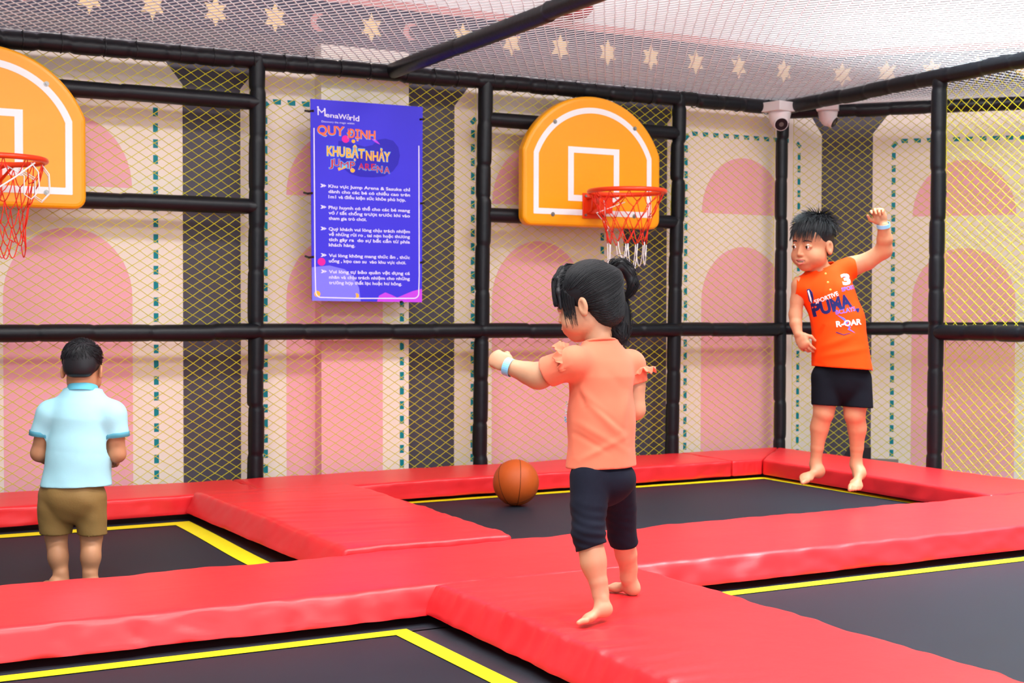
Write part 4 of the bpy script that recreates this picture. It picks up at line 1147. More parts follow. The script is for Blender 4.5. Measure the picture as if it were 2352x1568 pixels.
def band_mesh(name, c, axis, rad, wd, material, parent, flat=None, fr=1.0, th=0.0012):
    x, y, d = frame_of(axis); n = 28; V = []
    if flat is not None:
        y = np.asarray(flat, float); y = y - d * (y @ d); y /= np.linalg.norm(y); x = np.cross(y, d)
    for (t, rr) in [(-wd / 2, rad), (-wd / 2, rad + th), (wd / 2, rad + th), (wd / 2, rad)]:
        for k in range(n):
            a = 2 * math.pi * k / n; V.append(np.asarray(c) + d * t + rr * (math.cos(a) * x + fr * math.sin(a) * y))
    F = [[j * n + k, j * n + (k + 1) % n, ((j + 1) % 4) * n + (k + 1) % n, ((j + 1) % 4) * n + k] for j in range(4) for k in range(n)]
    return mesh_obj(name, V, F, material, parent, smooth=False)

# ------------------------------------------------------------------ the girl
def girl():
    D0 = 4.05
    p = lambda u, v, dd=0.0: at(u, v, D0 + dd)
    th = math.radians(36); f0 = _F * math.cos(th) - _R * math.sin(th); up = np.array([0, 0, 1.0])
    r0, f0, u0 = basis(f0, up)
    root = empty('person', (p(1385, 1400)[0], p(1385, 1400)[1], 0.004), 'small girl with a black ponytail, coral ruffled shirt and navy leggings, seen from behind', 'person')
    B = Body()
    # head
    hy = math.radians(67); hf = _F * math.cos(hy) - _R * math.sin(hy); hr, hf, hu = basis(hf * math.cos(.20) - up * math.sin(.20), up)
    hc = p(1351, 697, 0.02); W_, A = head(B, hc, hr, hf, hu, 1.0)
    neck0 = hc - hu * .055 - hf * .02; neck1 = p(1376, 800, 0.0)
    B.cone(neck0, neck1, .040, .037, .02)
    # torso
    B.cone(p(1380, 865), p(1384, 960), .078, .074, .03, f0, .80); B.cone(p(1384, 960), p(1385, 1075), .074, .080, .03, f0, .82)
    shL, shR = p(1316, 832, -.075), p(1450, 838, .062)
    B.cone(shL, shR, .031, .031, .02)
    # left arm stretched out, fist
    elL, wrL = p(1236, 862, -.02), p(1174, 843, .02)
    B.chain([shL, elL], [.040, .033], .02); B.ell(p(1238, 866, -.02), [.036, .034, .030], np.array([CR, CF, CU]), .02); B.chain([elL, p(1212, 856, 0.0), wrL], [.032, .032, .024], .02)
    dL = p(1130, 818, .045) - wrL
    t_up = CU * .95 - CF * .25
    mid_n = CF * .9 - CR * .1 + CU * -.15
    hand(B, p(1171, 841, .021), dL, mid_n, CU, .92, [(1.35, 1.5, 1.0)] * 3 + [(1.3, 1.5, 1.0)], 1.0, .03, .006)
    # right arm bent forward
    elR = p(1458, 940, .062); wrR = elR + f0 * .11 - r0 * .035 + up * .02
    B.chain([shR, p(1456, 885, .064), elR], [.036, .033, .029], .02); B.chain([elR, wrR], [.029, .021], .015)
    hand(B, wrR, f0 * .9 - r0 * .3 + up * .25, -r0, up, .9, [(.7, .9, .6)] * 4, .8)
    # legs
    hpL, hpR = p(1356, 1096, -.045), p(1415, 1098, .055)
    knL, knR = p(1351, 1222, -.11), p(1428, 1225, .13)
    anL, anR = p(1379, 1362, -.13), p(1443, 1325, .185)
    B.chain([hpL, knL], [.040, .036], .012); B.chain([hpR, knR], [.040, .034], .012)
    B.chain([knL, p(1362, 1290, -.12), p(1374, 1335, -.128), anL], [.0385, .0345, .026, .0215], .006); B.ell(p(1364, 1288, -.122), [.0335, .034, .050], np.array([CR, CF, up]), .014)
    B.chain([knR, p(1438, 1272, .16), p(1444, 1305, .18), anR], [.036, .0325, .0265, .023], .006)
    foot_(B, anL, p(1409, 1408, -.135), p(1324, 1441, -.205), CU * .75 - CR * .55, -CF, .9, .035)
    hR = bz(1468, 1368, 0.010); tR = bz(1380, 1352, 0.012)
    foot_(B, anR, hR, hR + (tR - hR) / np.linalg.norm(tR - hR) * .138, up, -CF, .9, .02)
    V, F = B.mesh(.0025); V = relax(V, F, 1, .4)
    mesh_obj('body', V, F, M['skin'], root, smooth=True)
    head_parts(root, W_, A, 1.0, hf * .9 - hu * .3)
    b = MB(); b.tube([W_(x, y, z) for x, y, z in ((-.018, .080, -.0585), (-.008, .0905, -.058), (.008, .0905, -.058), (.018, .080, -.0585))], [.0012, .003, .003, .0012], 8); b.build('lips', M['lip'], root, smooth=True)
    # leggings
    Lg = Body()
    Lg.cone(p(1381, 1052), p(1384, 1095), .078, .088, .02, f0, .84)
    Lg.ell(hpL * .5 + hpR * .5 - f0 * .030 - up * .005, [.080, .066, .060], np.array([r0, f0, u0]), .02)
    cL, cR = p(1357, 1256, -.115), p(1437, 1247, .142)
    Lg.chain([hpL, p(1352, 1165, -.08), knL, p(1361, 1275, -.118)], [.059, .052, .0450, .0430], .012); Lg.chain([hpR, p(1424, 1165, .10), knR, p(1440, 1268, .15)], [.057, .049, .0425, .040], .012)
    nL = (p(1366, 1290, -.12) - knL); nL = nL / np.linalg.norm(nL) + CR * .12
    nR = (p(1440, 1268, .15) - knR); nR = nR / np.linalg.norm(nR) - CR * .20
    Lg.cone(p(1392, 1110), p(1395, 1140, .02), .036, .020, .02); Lg.cut(cL, nL, cL + nL * .02, .09); Lg.cut(cR, nR, cR + nR * .02, .085)
    def lfold(V, N):
        z = V[:, 2]; a = np.zeros(len(V))
        for kn, w, s_ in ((knL, 1, 0), (knR, 1, 4)):
            d = np.linalg.norm(V - kn, axis=1); wv = np.exp(-(d / .085) ** 2)
            a += wv * .0012 * np.sin((z * 1.0 + .25 * ((V - kn) @ CR)) * 250 + 3.4 * vnoise(V, 20, 3 + s_, 2)) * (1 + vnoise(V, 16, 7, 2))
        a += .0018 * vnoise(V * np.array([1, 1, 2.6]), 22, 5, 2)
        return N * a[:, None]
    garment('leggings', Lg, .003, M['navy'], root, [(cL, nL, cL + nL * .02, .09), (cR, nR, cR + nR * .02, .085)], lfold, .0025)
    # shirt
    Sh = Body()
    Sh.cone(p(1381, 872), p(1382, 960), .095, .094, .03, f0, .84); Sh.cone(p(1382, 960), p(1380, 1090), .094, .110, .04, f0, .86)
    Sh.cone(shL + up * .004 + r0 * .012, shR + up * .004 - r0 * .012, .040, .040, .035); Sh.cone(p(1379, 792), p(1381, 830), .047, .062, .03, f0, .85); Sh.cone(p(1381, 822), p(1381, 865), .060, .088, .03, f0, .8)
    dSL = (elL - shL) / np.linalg.norm(elL - shL); eSL = shL + dSL * .085
    Sh.cone(shL, eSL + dSL * .02, .044, .046, .025)
    dSR = (p(1457, 890, .064) - shR); dSR /= np.linalg.norm(dSR); eSR = shR + dSR * .055
    Sh.cone(shR, eSR + dSR * .02, .041, .041, .02)
    nSL = dSL * .9 + CR * -.02 - CU * .10; nSR = dSR + CR * .10
    Sh.cut(eSL, nSL, eSL + dSL * .03, .085); Sh.cut(eSR, nSR, eSR + dSR * .03, .07)
    hm = p(1380, 1070); nh = -up + CR * .02; Sh.cut(hm, nh)
    nk = p(1377, 783, -.005); nn = up * .95 + f0 * .22 + CR * .03; Sh.cut(nk, nn, nk + up * .03, .075)
    def sfold(V, N):
        back = np.clip(-(N @ CF), 0, 1)
        X = (V - CO) @ CR / ((V - CO) @ CF) * FPX + CW / 2; Y = CH / 2 - (V - CO) @ CU / ((V - CO) @ CF) * FPX
        a = np.zeros(len(V))
        for (x0, y0, x1, y1, w, am) in [(1318, 880, 1440, 1015, 11, .0065), (1345, 915, 1430, 985, 7, -.004), (1322, 880, 1345, 935, 7, -.004), (1310, 960, 1455, 1045, 9, .0035), (1440, 1000, 1330, 1058, 8, .004), (1445, 890, 1425, 985, 10, .0045), (1452, 910, 1440, 1010, 6, -.003), (1302, 985, 1400, 1040, 7, -.003), (1395, 850, 1440, 900, 12, -.0025), (1306, 900, 1318, 1050, 8, .004), (1268, 858, 1310, 838, 5, .002), (1275, 872, 1318, 862, 5, -.0025)]:
            d = np.array([x1 - x0, y1 - y0], float); L = np.hypot(*d); d /= L
            t = np.clip((X - x0) * d[0] + (Y - y0) * d[1], 0, L); ds = np.hypot(X - x0 - t * d[0], Y - y0 - t * d[1]); tp = np.sin(math.pi * np.clip(t / L, .04, .96)) ** .5
            a += am * np.exp(-(ds / w) ** 2) * tp
        a *= back
        a += .0016 * vnoise(V * np.array([1, 1, .6]), 24, 8, 3) + .0010 * np.clip((p(1380, 960)[2] - V[:, 2]) / .1, 0, 1) * np.sin(((V - p(1380, 1000)) @ r0) * 60 + 2 * ((V - p(1380, 1000)) @ f0) * 30)
        return N * a[:, None]
    o, SV, SF = garment('shirt', Sh, .003, M['coral'], root, [(eSL, nSL, eSL + dSL * .03, .085), (eSR, nSR, eSR + dSR * .03, .07), (hm, nh, None, None), (nk, nn, nk + up * .03, .075)], sfold, .003)
    # ruffles over both shoulders
    for sgn, sh, dsl in ((-1, shL, dSL), (1, shR, dSR)):
        c = sh + dsl * .012; ax = dsl / np.linalg.norm(dsl); e2_ = up - ax * (up @ ax); e2_ /= np.linalg.norm(e2_); e3_ = np.cross(ax, e2_)
        Vr = []; n = 160
        for i in range(n):
            a = math.radians(-115 + 230 * i / (n - 1)); wv = .0060 * math.sin(i * .24) + .003 * math.sin(i * .53 + 1)
            rad = .0445; q = c + rad * (math.cos(a) * e2_ + math.sin(a) * e3_); outd = math.cos(a) * e2_ + math.sin(a) * e3_
            tw = math.cos((a) * .75)
            Vr += [q - ax * .004, q + outd * .011 * tw + ax * (.005 + wv * .6), q + outd * (.024 * tw + .002) + ax * (.008 + wv * 1.3)]
        Fr = [[3 * i + k, 3 * i + 3 + k, 3 * i + 4 + k, 3 * i + 1 + k] for i in range(n - 1) for k in (0, 1)]
        ru = mesh_obj('ruffle', Vr, Fr, M['coral'], root, smooth=True); md = ru.modifiers.new('cloth', 'SOLIDIFY'); md.thickness = .0022
    b = MB(); nax = nn / np.linalg.norm(nn); x_, y_, d_ = frame_of(nax)
    rg = lambda c, n_, sd, rx, ry, k=44: [np.asarray(c) + rx * math.cos(t) * np.asarray(sd) + ry * math.sin(t) * np.cross(n_, sd) for t in np.linspace(0, 2 * math.pi, k, endpoint=False)]
    sd = r0 - nax * (r0 @ nax); sd /= np.linalg.norm(sd); b.tube(rg(nk - nax * .001, nax, sd, .0475, .0425), .0036, 8, closed=True); b.build('neckband', M['coral'], root, smooth=True)
    # front print peeking round the left edge
    for (u, v, mm_, sz) in [(1298, 922, 'whiteprint', 4), (1297, 938, 'whiteprint', 4), (1295, 957, 'wrist', 5)]:
        q = p(u, v, .0); d2 = np.linalg.norm(SV - q, axis=1)
        cand = np.where((np.abs(SV[:, 2] - q[2]) < .006))[0]; j = cand[np.argmin((SV[cand] - q) @ CR * 1.0 + 0 * d2[cand])]
        b = MB()
        for k in range(4):
            e = SV[j] + up * (k - 1.5) * .004 + f0 * .004 * (k % 2); b.tube([e - CR * .001, e - CR * .005 - up * .003], .0022, 6)
        b.build('printed_motif', M[mm_], root)
    # wristband
    ba = wrL + (p(1171, 841, .02) - wrL) * 0; bd = (p(1200, 852, .005) - p(1150, 835, .035)); bd /= np.linalg.norm(bd)
    wb = band_mesh('wristband', p(1169, 843, .0205), bd, .0258, .021, M['wrist'], root); wb['label'] = 'light blue wristband'
    # hair
    H = Body(); s = 1.0
    E = lambda q, rad, k=.012, sg=1: H.ell(W_(*q), np.array(rad), A, k, sg)
    E((0, -.014, .040), (.081, .094, .083))
    E((0, -.056, -.018), (.062, .048, .062), .03)
    E((0, .088, -.060), (.057, .052, .088), .008, -1)                         # face
    for q in (-1, 1):
        E((q * .076, .040, -.052), (.030, .050, .046), .008, -1)              # cheek
        E((q * .084, -.006, -.016), (.018, .021, .031), .006, -1)             # ear
        E((q * .072, -.004, -.078), (.040, .030, .040), .010, -1)             # below the ear
    for i, x in enumerate(np.linspace(-.071, .071, 19)):                      # fringe
        y = math.sqrt(max(0, 1 - (x / .078) ** 2)); j = .004 * math.sin(i * 2.1)
        H.chain([W_(x * .55, .045, .108), W_(x * .85, .046 + .022 * y, .082), W_(x, .043 + .034 * y, .045), W_(x * 1.03, .043 + .037 * y, .016 + j - .02 * (abs(x) > .06))], [.010, .0085, .0065, .0030], .008)
    tie = p(1402, 635, .045); lowb = p(1418, 700, .06)
    for (pts, rs) in [([p(1420, 705, .055), p(1424, 745, .05), p(1424, 770, .045), p(1421, 790, .035)], [.026, .024, .019, .006]),
                      ([p(1405, 690, .04), p(1413, 735, .03), p(1419, 770, .025), p(1422, 786, .02)], [.024, .018, .013, .005]),
                      ([p(1432, 720, .09), p(1437, 750, .085), p(1436, 772, .07)], [.018, .014, .006]),
                      ([p(1392, 700, .02), p(1402, 740, .005), p(1414, 772, .005)], [.022, .013, .003])]: H.chain(pts, rs, .012)
    H.cone(W_(0, -.085, .055), tie, .030, .0085, .02); H.cone(p(1400, 705, .035), p(1418, 765, .030), .036, .016, .02)
    V, F = H.mesh(.0028); V = relax(V, F, 1)
    q = V - hc; N = vnormals(V, F)
    fl_ = np.stack([q @ hr, (q @ hf) * .35, (q @ hu) * 1.0], 1)
    V = V + N * (.0011 * vnoise(np.stack([fl_[:, 0] * 2.2, fl_[:, 1], fl_[:, 2] * 2.2], 1), 55, 3, 2))[:, None]
    hair = mesh_obj('hair', V, F, M['hair'], root, smooth=True); HT = BVHTree.FromPolygons(V.tolist(), F.tolist())
    g = np.random.default_rng(5); C = []
    def ellp(dv, off): dv = dv / np.linalg.norm(dv, axis=-1, keepdims=True); return np.array([0, -.014, .040]) + dv * (np.array([.081, .094, .083]) + off)
    tl = np.array([(tie - hc) @ hr, (tie - hc) @ hf, (tie - hc) @ hu]) - np.array([0, -.014, .040]); tl /= np.linalg.norm(tl)
    for i in range(3600):                                                      # combed back to the tie
        a = g.uniform(-1, 1) * 2.9; st = np.array([math.sin(a) * .98, math.cos(a) * .85 + .05, g.uniform(.10, .98) if abs(a) < .9 else (g.uniform(.02, .85) if abs(a) < 1.6 else g.uniform(-2.6, .6))])
        st /= np.linalg.norm(st); t = np.linspace(0, 1, 13)[:, None]; om = math.acos(np.clip(st @ tl, -1, 1))
        dv = (np.sin((1 - t) * om) * st + np.sin(t * om) * tl) / math.sin(om); off = .0004 + g.uniform(0, .0030) + .004 * np.sin(math.pi * t) * g.random() ** 3
        L = ellp(dv, off); L[-3:] += (np.array([(tie - hc) @ hr, (tie - hc) @ hf, (tie - hc) @ hu]) - L[-1]) * np.array([.2, .6, 1.0])[:, None]
        Q = np.array([W_(*e) for e in L]); hm0 = W_(0, -.02, .02)
        for k in range(10):
            dv_ = Q[k] - hm0; dv_ /= np.linalg.norm(dv_); hit = HT.ray_cast(Vector(hm0 + dv_ * .22), Vector(-dv_))
            if hit[0] is not None: Q[k] = np.array(hit[0]) + dv_ * (.0004 + .0022 * ((i * 7919) % 101) / 101)
        C.append(Q)
    for i in range(900):                                                      # fringe hairs
        x = g.uniform(-.076, .076); y = math.sqrt(max(0, 1 - (x / .080) ** 2)); o_ = g.uniform(.001, .0055)
        C.append(np.array([W_(x * .45, .030, .119 + o_), W_(x * .8, .052 + .024 * y + o_, .094), W_(x, .0525 + .035 * y + o_, .050), W_(x * 1.03 + g.normal() * .003, .050 + .038 * y + o_, .012 + g.uniform(-.005, .006))]))
    for i in range(260):
        q = g.choice([-1, 1]); x = g.uniform(0, 1)
        C.append(np.array([W_(q * .062, .052 - .04 * x, .075), W_(q * (.069 + .006 * x), .058 - .046 * x, .030), W_(q * (.066 + .009 * x), .055 - .040 * x, -.010), W_(q * (.0655 + .009 * x + g.normal() * .001), .052 - .036 * x + g.normal() * .002, -.022 - .045 * g.random() ** 3)]))
    for i in range(900):                                                      # loose hair down the nape
        w = g.uniform(0, 1); j = g.normal(size=3) * .006
        C.append(np.array([p(1380 + 55 * w, 672, .0 + .08 * w) + j * .3, p(1390 + 50 * w, 715, -.005 + .09 * w) + j, p(1400 + 42 * w, 752, -.005 + .085 * w) + j, p(1418 + 14 * w + g.normal() * 4, 780 + g.uniform(-14, 14), .01 + .06 * w) + j]))
    for i in range(480):                                                      # folded ponytail
        j = g.normal(size=3) * .0075; j2 = g.normal(size=3) * .0075; out = g.random()
        if i % 4: C.append(np.array([tie + j * .2, p(1410, 612, .05) + j * .7, p(1428, 604, .055) + j, p(1446, 622, .06) + j * 1.1, p(1456, 648, .06) + j2, p(1449, 670, .06) + j2 * .8, p(1438, 682, .06) + j2 * .5]))
        else: C.append(np.array([tie + j * .2, p(1404, 652, .05) + j * .5, p(1412, 668, .05) + j * .5, p(1426, 680, .055) + j2 * .4, p(1437, 684, .06) + j2 * .5]))
    for i in range(26):
        j = g.normal(size=3) * .004; C.append(np.array([p(1420, 612, .05) + j, p(1412, 598, .05) + j, p(1402, 602, .05) + j, p(1403, 613, .05) + j, p(1412, 616, .05)]))
    C2 = []
    for P in C:                                                               # smooth the coarse ones
        if len(P) < 9:
            t = np.linspace(0, len(P) - 1, 14); k = np.clip(t.astype(int), 0, len(P) - 2); fr = (t - k)[:, None]
            p0, p1, p2, p3 = P[np.maximum(k - 1, 0)], P[k], P[k + 1], P[np.minimum(k + 2, len(P) - 1)]
            P = .5 * (2 * p1 + (p2 - p0) * fr + (2 * p0 - 5 * p1 + 4 * p2 - p3) * fr ** 2 + (3 * p1 - p0 - 3 * p2 + p3) * fr ** 3)
        C2.append(P)
    strands('hair_strands', C2, M['hair'], hair, .0009, .0004)
    T = Body(); T.chain([p(1409, 622, .05), p(1426, 610, .055), p(1443, 624, .06), p(1451, 648, .06), p(1444, 672, .06)], [.010, .016, .018, .015, .006], .01)
    V, F = T.mesh(.003); mesh_obj('ponytail', relax(V, F, 1), F, M['hair'], hair, smooth=True)
    td = p(1412, 622, .05) - p(1398, 642, .045); band_mesh('hair_tie', p(1405, 633, .047), td, .0105, .007, M['tie_o'], root, th=.002)
girl()

# ------------------------------------------------------------------ the boy in orange, in mid-air
def decal(name, root, SVt, v2, faces, o, ex, ey, ndir, material, off=.0016):
    """lay flat lettering (v2) onto a garment: point o + x*ex + y*ey cast along -ndir onto the cloth"""
    P = o[None] + v2[:, :1] * ex[None] + v2[:, 1:] * ey[None]; out = []
    for q in P:
        h = SVt.ray_cast(Vector(q + ndir * .3), Vector(-ndir))
        out.append(np.array(h[0]) + ndir * off if h[0] is not None else q)
    return mesh_obj(name, np.array(out), faces, material, root)
def subdivide(v, f, L):
    bm = bmesh.new(); vs = [bm.verts.new((a[0], a[1], 0)) for a in v]
    for q in f:
        try: bm.faces.new([vs[i] for i in q])
        except ValueError: pass
    for x in range(3):
        ed = [e for e in bm.edges if e.calc_length() > L]
        if not ed: break
        bmesh.ops.subdivide_edges(bm, edges=ed, cuts=1)
    bmesh.ops.triangulate(bm, faces=bm.faces[:]); bm.verts.index_update()
    v = np.array([w.co[:2] for w in bm.verts]); f = [[w.index for w in q.verts] for q in bm.faces]; bm.free(); return v, f

def boy_orange():
    D0 = 6.3; S = D0 * MPP
    p = lambda u, v, dd=0.0: at(u, v, D0 + dd)
    up = np.array([0, 0, 1.0]); r0, f0, u0 = basis(-_F * .97 - _R * .22, up)
    root = empty('person', (p(1920, 1120)[0], p(1920, 1120)[1], p(1920, 1128)[2]), 'boy in an orange sleeveless shirt and black shorts jumping with one arm raised', 'person')
    B = Body()
    ya = math.radians(47); hf = -_F * math.cos(ya) - _R * math.sin(ya); hf = hf * math.cos(.10) - up * math.sin(.10)
    hr, hf, hu = basis(hf, up + CR * .06); s = 1.10
    hc = p(1866, 562, -.02); W_, A = head(B, hc, hr, hf, hu, s, True)
    B.cone(hc - hu * .06 - hf * .02, p(1886, 640, 0), .047, .052, .02)
    tor = (p(1886, 640), p(1929, 745), p(1934, 850))
    B.cone(p(1900, 670), tor[1], .098, .094, .03, f0, .74); B.cone(tor[1], tor[2], .090, .094, .03, f0, .78)
    shR_, shL_ = p(1838, 655, -.01), p(1957, 612, .02)
    B.cone(shR_, shL_, .034, .038, .02)
    # raised arm (his left)
    elL, wrL = p(2030, 575, -.03), p(2029, 520, -.09)
    B.chain([shL_, p(1992, 600, .0), elL], [.045, .039, .034], .02); B.chain([elL, p(2032, 548, -.06), wrL], [.034, .034, .0245], .02)
    hand(B, p(2028, 514, -.092), p(2008, 468, -.10) - wrL, -CF * .85 - CR * .35, -CR, .98, [(.75, .85, .5), (.95, 1.0, .6), (1.15, 1.1, .7), (1.2, 1.1, .7)], .35, .16)
    # hanging arm (his right)
    elR, wrR = p(1827, 722, .0), p(1833, 766, -.03)
    B.chain([shR_, p(1831, 690, 0), elR], [.036, .031, .028], .02); B.chain([elR, p(1828, 742, -.012), wrR], [.028, .027, .020], .015)
    hand(B, p(1833, 766, -.03), p(1852, 802, -.05) - wrR, CR * .55 + CF * .6 - CU * .1, CR * .7 + CU * .5, .98, [(.45, .35, .2), (.5, .4, .25), (.55, .5, .3), (.6, .5, .3)], .35, .06)
    hpR, hpL = p(1899, 865, 0), p(1965, 872, 0); knR, knL = p(1892, 948, -.015), p(1963, 952, -.015)
    anR, anL = p(1873, 1066, .02), p(1966, 1066, .03)
    B.chain([hpR, knR], [.068, .047], .03); B.chain([hpL, knL], [.068, .048], .03)
    B.chain([knR, p(1882, 982, .0), p(1877, 1028, .012), anR], [.045, .0385, .029, .0225], .006); B.ell(p(1883, 978, .010), [.036, .042, .055], np.array([CR, CF, up]), .02)
    B.chain([knL, p(1968, 984, .0), p(1968, 1028, .02), anL], [.046, .0385, .030, .0235], .006); B.ell(p(1969, 980, .010), [.037, .042, .055], np.array([CR, CF, up]), .02)
    for kn in (knR, knL): B.ell(kn - CF * .016 - CU * .006, [.030, .028, .032], np.array([CR, CF, CU]), .012)
    foot_(B, anR, p(1886, 1092, .045), p(1833, 1108, -.075), CU * .8 - CF * .55 - CR * .1, CR, 1.0, .0)
    foot_(B, anL, p(1971, 1092, .055), p(1961, 1132, -.105), CU * .55 - CF * .8, -CR, 1.0, .0)
    V, F = B.mesh(.0026); V = relax(V, F, 1, .4); mesh_obj('body', V, F, M['skin2'], root, smooth=True)
    head_parts(root, W_, A, s, hf * .8 - CR * .35, True, True)
    # shorts
    Lg = Body(); Lg.cone(p(1933, 845), p(1933, 872), .108, .116, .02, f0, .8)
    Lg.chain([hpR, p(1895, 950, -.02)], [.072, .0625], .012); Lg.chain([hpL, p(1971, 952, -.02)], [.073, .0655], .012)
    c1, c2 = p(1897, 930, -.01), p(1967, 934, -.01); n1_, n2_ = -up - CR * .03, -up + CR * .03
    n1_ = -CU - CR * .06; Lg.cut(c1, n1_)
    def lf(V, N): return N * (.003 * vnoise(V * np.array([1, 1, .45]), 17, 4, 2) + .0015 * vnoise(V, 40, 2, 2))[:, None]
    garment('shorts', Lg, .0035, M['black'], root, [(c1, n1_, None, None)], lf)
    # sleeveless shirt
    Sh = Body()
    Sh.cone(p(1906, 680), p(1925, 738), .116, .115, .03, f0, .80); Sh.cone(p(1925, 738), p(1938, 890), .115, .142, .02, f0, .86)
    Sh.cone(p(1844, 660, -.005), p(1950, 617, .012), .056, .054, .03); Sh.cone(p(1880, 615), p(1890, 668), .054, .095, .03, f0, .78)
    aL = p(1962, 618, .02); nL = CR * .95 + CU * .16; aR = p(1826, 655, -.01); nR = -CR * .98 + CU * .08
    Sh.cut(aL, nL, aL + CR * .045, .085); Sh.cut(aR, nR, aR - CR * .02, .06)
    hm = p(1936, 845); nh = -up * 1.0 + CR * .02 + _F * .0
    nh = -(CU * 1.0 + CR * .07); Sh.cut(hm, nh)
    nk = p(1880, 613, -.01); nn = up * .92 + f0 * .25 - CR * .26; Sh.cut(nk, nn, nk + up * .03, .072)
    def sf(V, N):
        X = (V - CO) @ CR / ((V - CO) @ CF) * FPX + CW / 2; Y = CH / 2 - (V - CO) @ CU / ((V - CO) @ CF) * FPX
        fr = np.clip(-(N @ CF), 0, 1); a = np.zeros(len(V))
        for (x0, y0, x1, y1, w, am) in [(1866, 790, 1890, 750, 4, -.012), (1880, 800, 1960, 770, 9, .006), (1875, 820, 1990, 800, 8, .005), (1900, 640, 1890, 690, 6, .003), (1935, 640, 1930, 690, 6, .003), (1915, 650, 1912, 690, 5, -.003), (1850, 650, 1870, 720, 7, .004), (1880, 735, 1950, 730, 10, -.003), (1970, 700, 1995, 830, 9, .006), (1870, 830, 1890, 840, 5, -.004)]:
            d = np.array([x1 - x0, y1 - y0], float); L = np.hypot(*d); d /= L; t = np.clip((X - x0) * d[0] + (Y - y0) * d[1], 0, L)
            a += am * np.exp(-(np.hypot(X - x0 - t * d[0], Y - y0 - t * d[1]) / w) ** 2) * np.sin(math.pi * np.clip(t / L, .05, .95)) ** .5
        a = a * fr + .003 * vnoise(V * np.array([1, 1, .5]), 18, 6, 2)
        return N * a[:, None]
    o, SV, SF = garment('shirt', Sh, .0034, M['orange'], root, [(aL, nL, aL + CR * .045, .085), (aR, nR, aR - CR * .02, .06), (hm, nh, None, None), (nk, nn, nk + up * .03, .072)], sf)
    tree = BVHTree.FromPolygons([tuple(q) for q in SV], [tuple(int(i) for i in q) for q in SF])
    nd = -CF; ang = math.radians(17); ex = CR * math.cos(ang) + CU * math.sin(ang); ey = -CR * math.sin(ang) + CU * math.cos(ang)
    def prn(name, txt, u, v, wpx, hpx, m_, a=17, off=.02, lay=.0016):
        a = math.radians(a); ex_ = CR * math.cos(a) + CU * math.sin(a); ey_ = -CR * math.sin(a) + CU * math.cos(a)
        vv, ff = fit_text(txt, 0, wpx * S, 0, hpx * S, off); vv, ff = subdivide(vv, ff, .012)
        decal(name, root, tree, vv, ff, p(u, v), ex_, ey_, nd, m_, lay)
    prn('print_numeral', '3', 1929, 655, 18, 24, M['whiteprint'], 10, .05)
    prn('print_numeral_mark', '~', 1928, 638, 18, 5, M['navyprint'], -12, .03, .0024)
    prn('print_lettering', 'SPORT', 1923, 671, 38, 9, M['blueprint'], 13, .03)
    prn('print_lettering', 'SPORTIVE', 1866, 699, 53, 10, M['whiteprint'], 22, .015)
    prn('print_lettering', 'PUMA', 1866, 726, 82, 29, M['navyprint'], 16, .05)
    prn('print_lettering', 'BCLAYS', 1909, 723, 46, 10, M['blueprint'], 11, .02)
    prn('print_lettering', 'R-OAR', 1910, 751, 57, 13, M['whiteprint'], 6, .03, .0026)
    def shape(name, P, m_, lay=.0018):
        v = np.array([[(a - 1900) * S, -(b - 700) * S] for a, b in P]); v, f = subdivide(v, [list(range(len(P)))], .012)
        decal(name, root, tree, v, f, p(1900, 700), CR, CU, nd, m_, lay)
    shape('print_heart', [(1960, 709), (1963, 707), (1965, 710), (1963, 716), (1960, 719), (1956, 715), (1954, 711), (1957, 708)], M['navyprint'])
    shape('print_bolt', [(1911, 724), (1927, 731), (1936, 742), (1930, 744), (1942, 752), (1938, 755), (1952, 765), (1934, 757), (1938, 752), (1923, 744), (1929, 739)], M['blueprint'])
    shape('print_crest', [(1846, 666), (1853, 664), (1859, 672), (1862, 686), (1860, 699), (1853, 692), (1849, 678)], M['navyprint'])
    shape('print_crest_mark', [(1848, 669), (1851, 667), (1858, 690), (1859, 697), (1855, 690)], M['whiteprint'], .0026)
    shape('print_swoosh', [(1909, 762), (1925, 768), (1940, 764), (1940, 765.5), (1925, 770), (1908, 764)], M['navyprint'])
    for (u, v) in [(1889.5, 630), (1892.5, 650), (1897, 667)]:
        h = tree.ray_cast(Vector(p(u, v) - CF * .3), Vector(CF)); q = np.array(h[0]); vv, ff = lathe(q + CF * .001, -CF, [(0, .0052), (.002, .005), (.003, .003)], 12); mesh_obj('button', vv, ff, M['brass'], root, smooth=True)
    bd = wrL - elL; bd = bd / np.linalg.norm(bd); wb = band_mesh('wristband', p(2029, 517, -.091), p(2027, 505, -.10) - p(2030, 535, -.075), .0285, .017, M['wrist'], root); wb['label'] = 'light blue wristband'
    # hair
    H = Body(); E = lambda q, rad, k=.012, sg=1: H.ell(W_(*q), np.array(rad) * s, A, k, sg)
    E((0, -.014, .045), (.078, .092, .080)); E((0, -.055, -.010), (.064, .046, .050), .02)
    E((0, .078, -.045), (.070, .058, .092), .006, -1)
    for q in (-1, 1): E((q * .082, .012, -.036), (.026, .040, .042), .006, -1)
    E((0, -.04, -.085), (.09, .07, .038), .01, -1)
    V, F = H.mesh(.003); V = relax(V, F, 1); hair = mesh_obj('hair', V, F, M['hair'], root, smooth=True)
    g = np.random.default_rng(3); C = []
    cw = np.array([.01, -.055, .10])
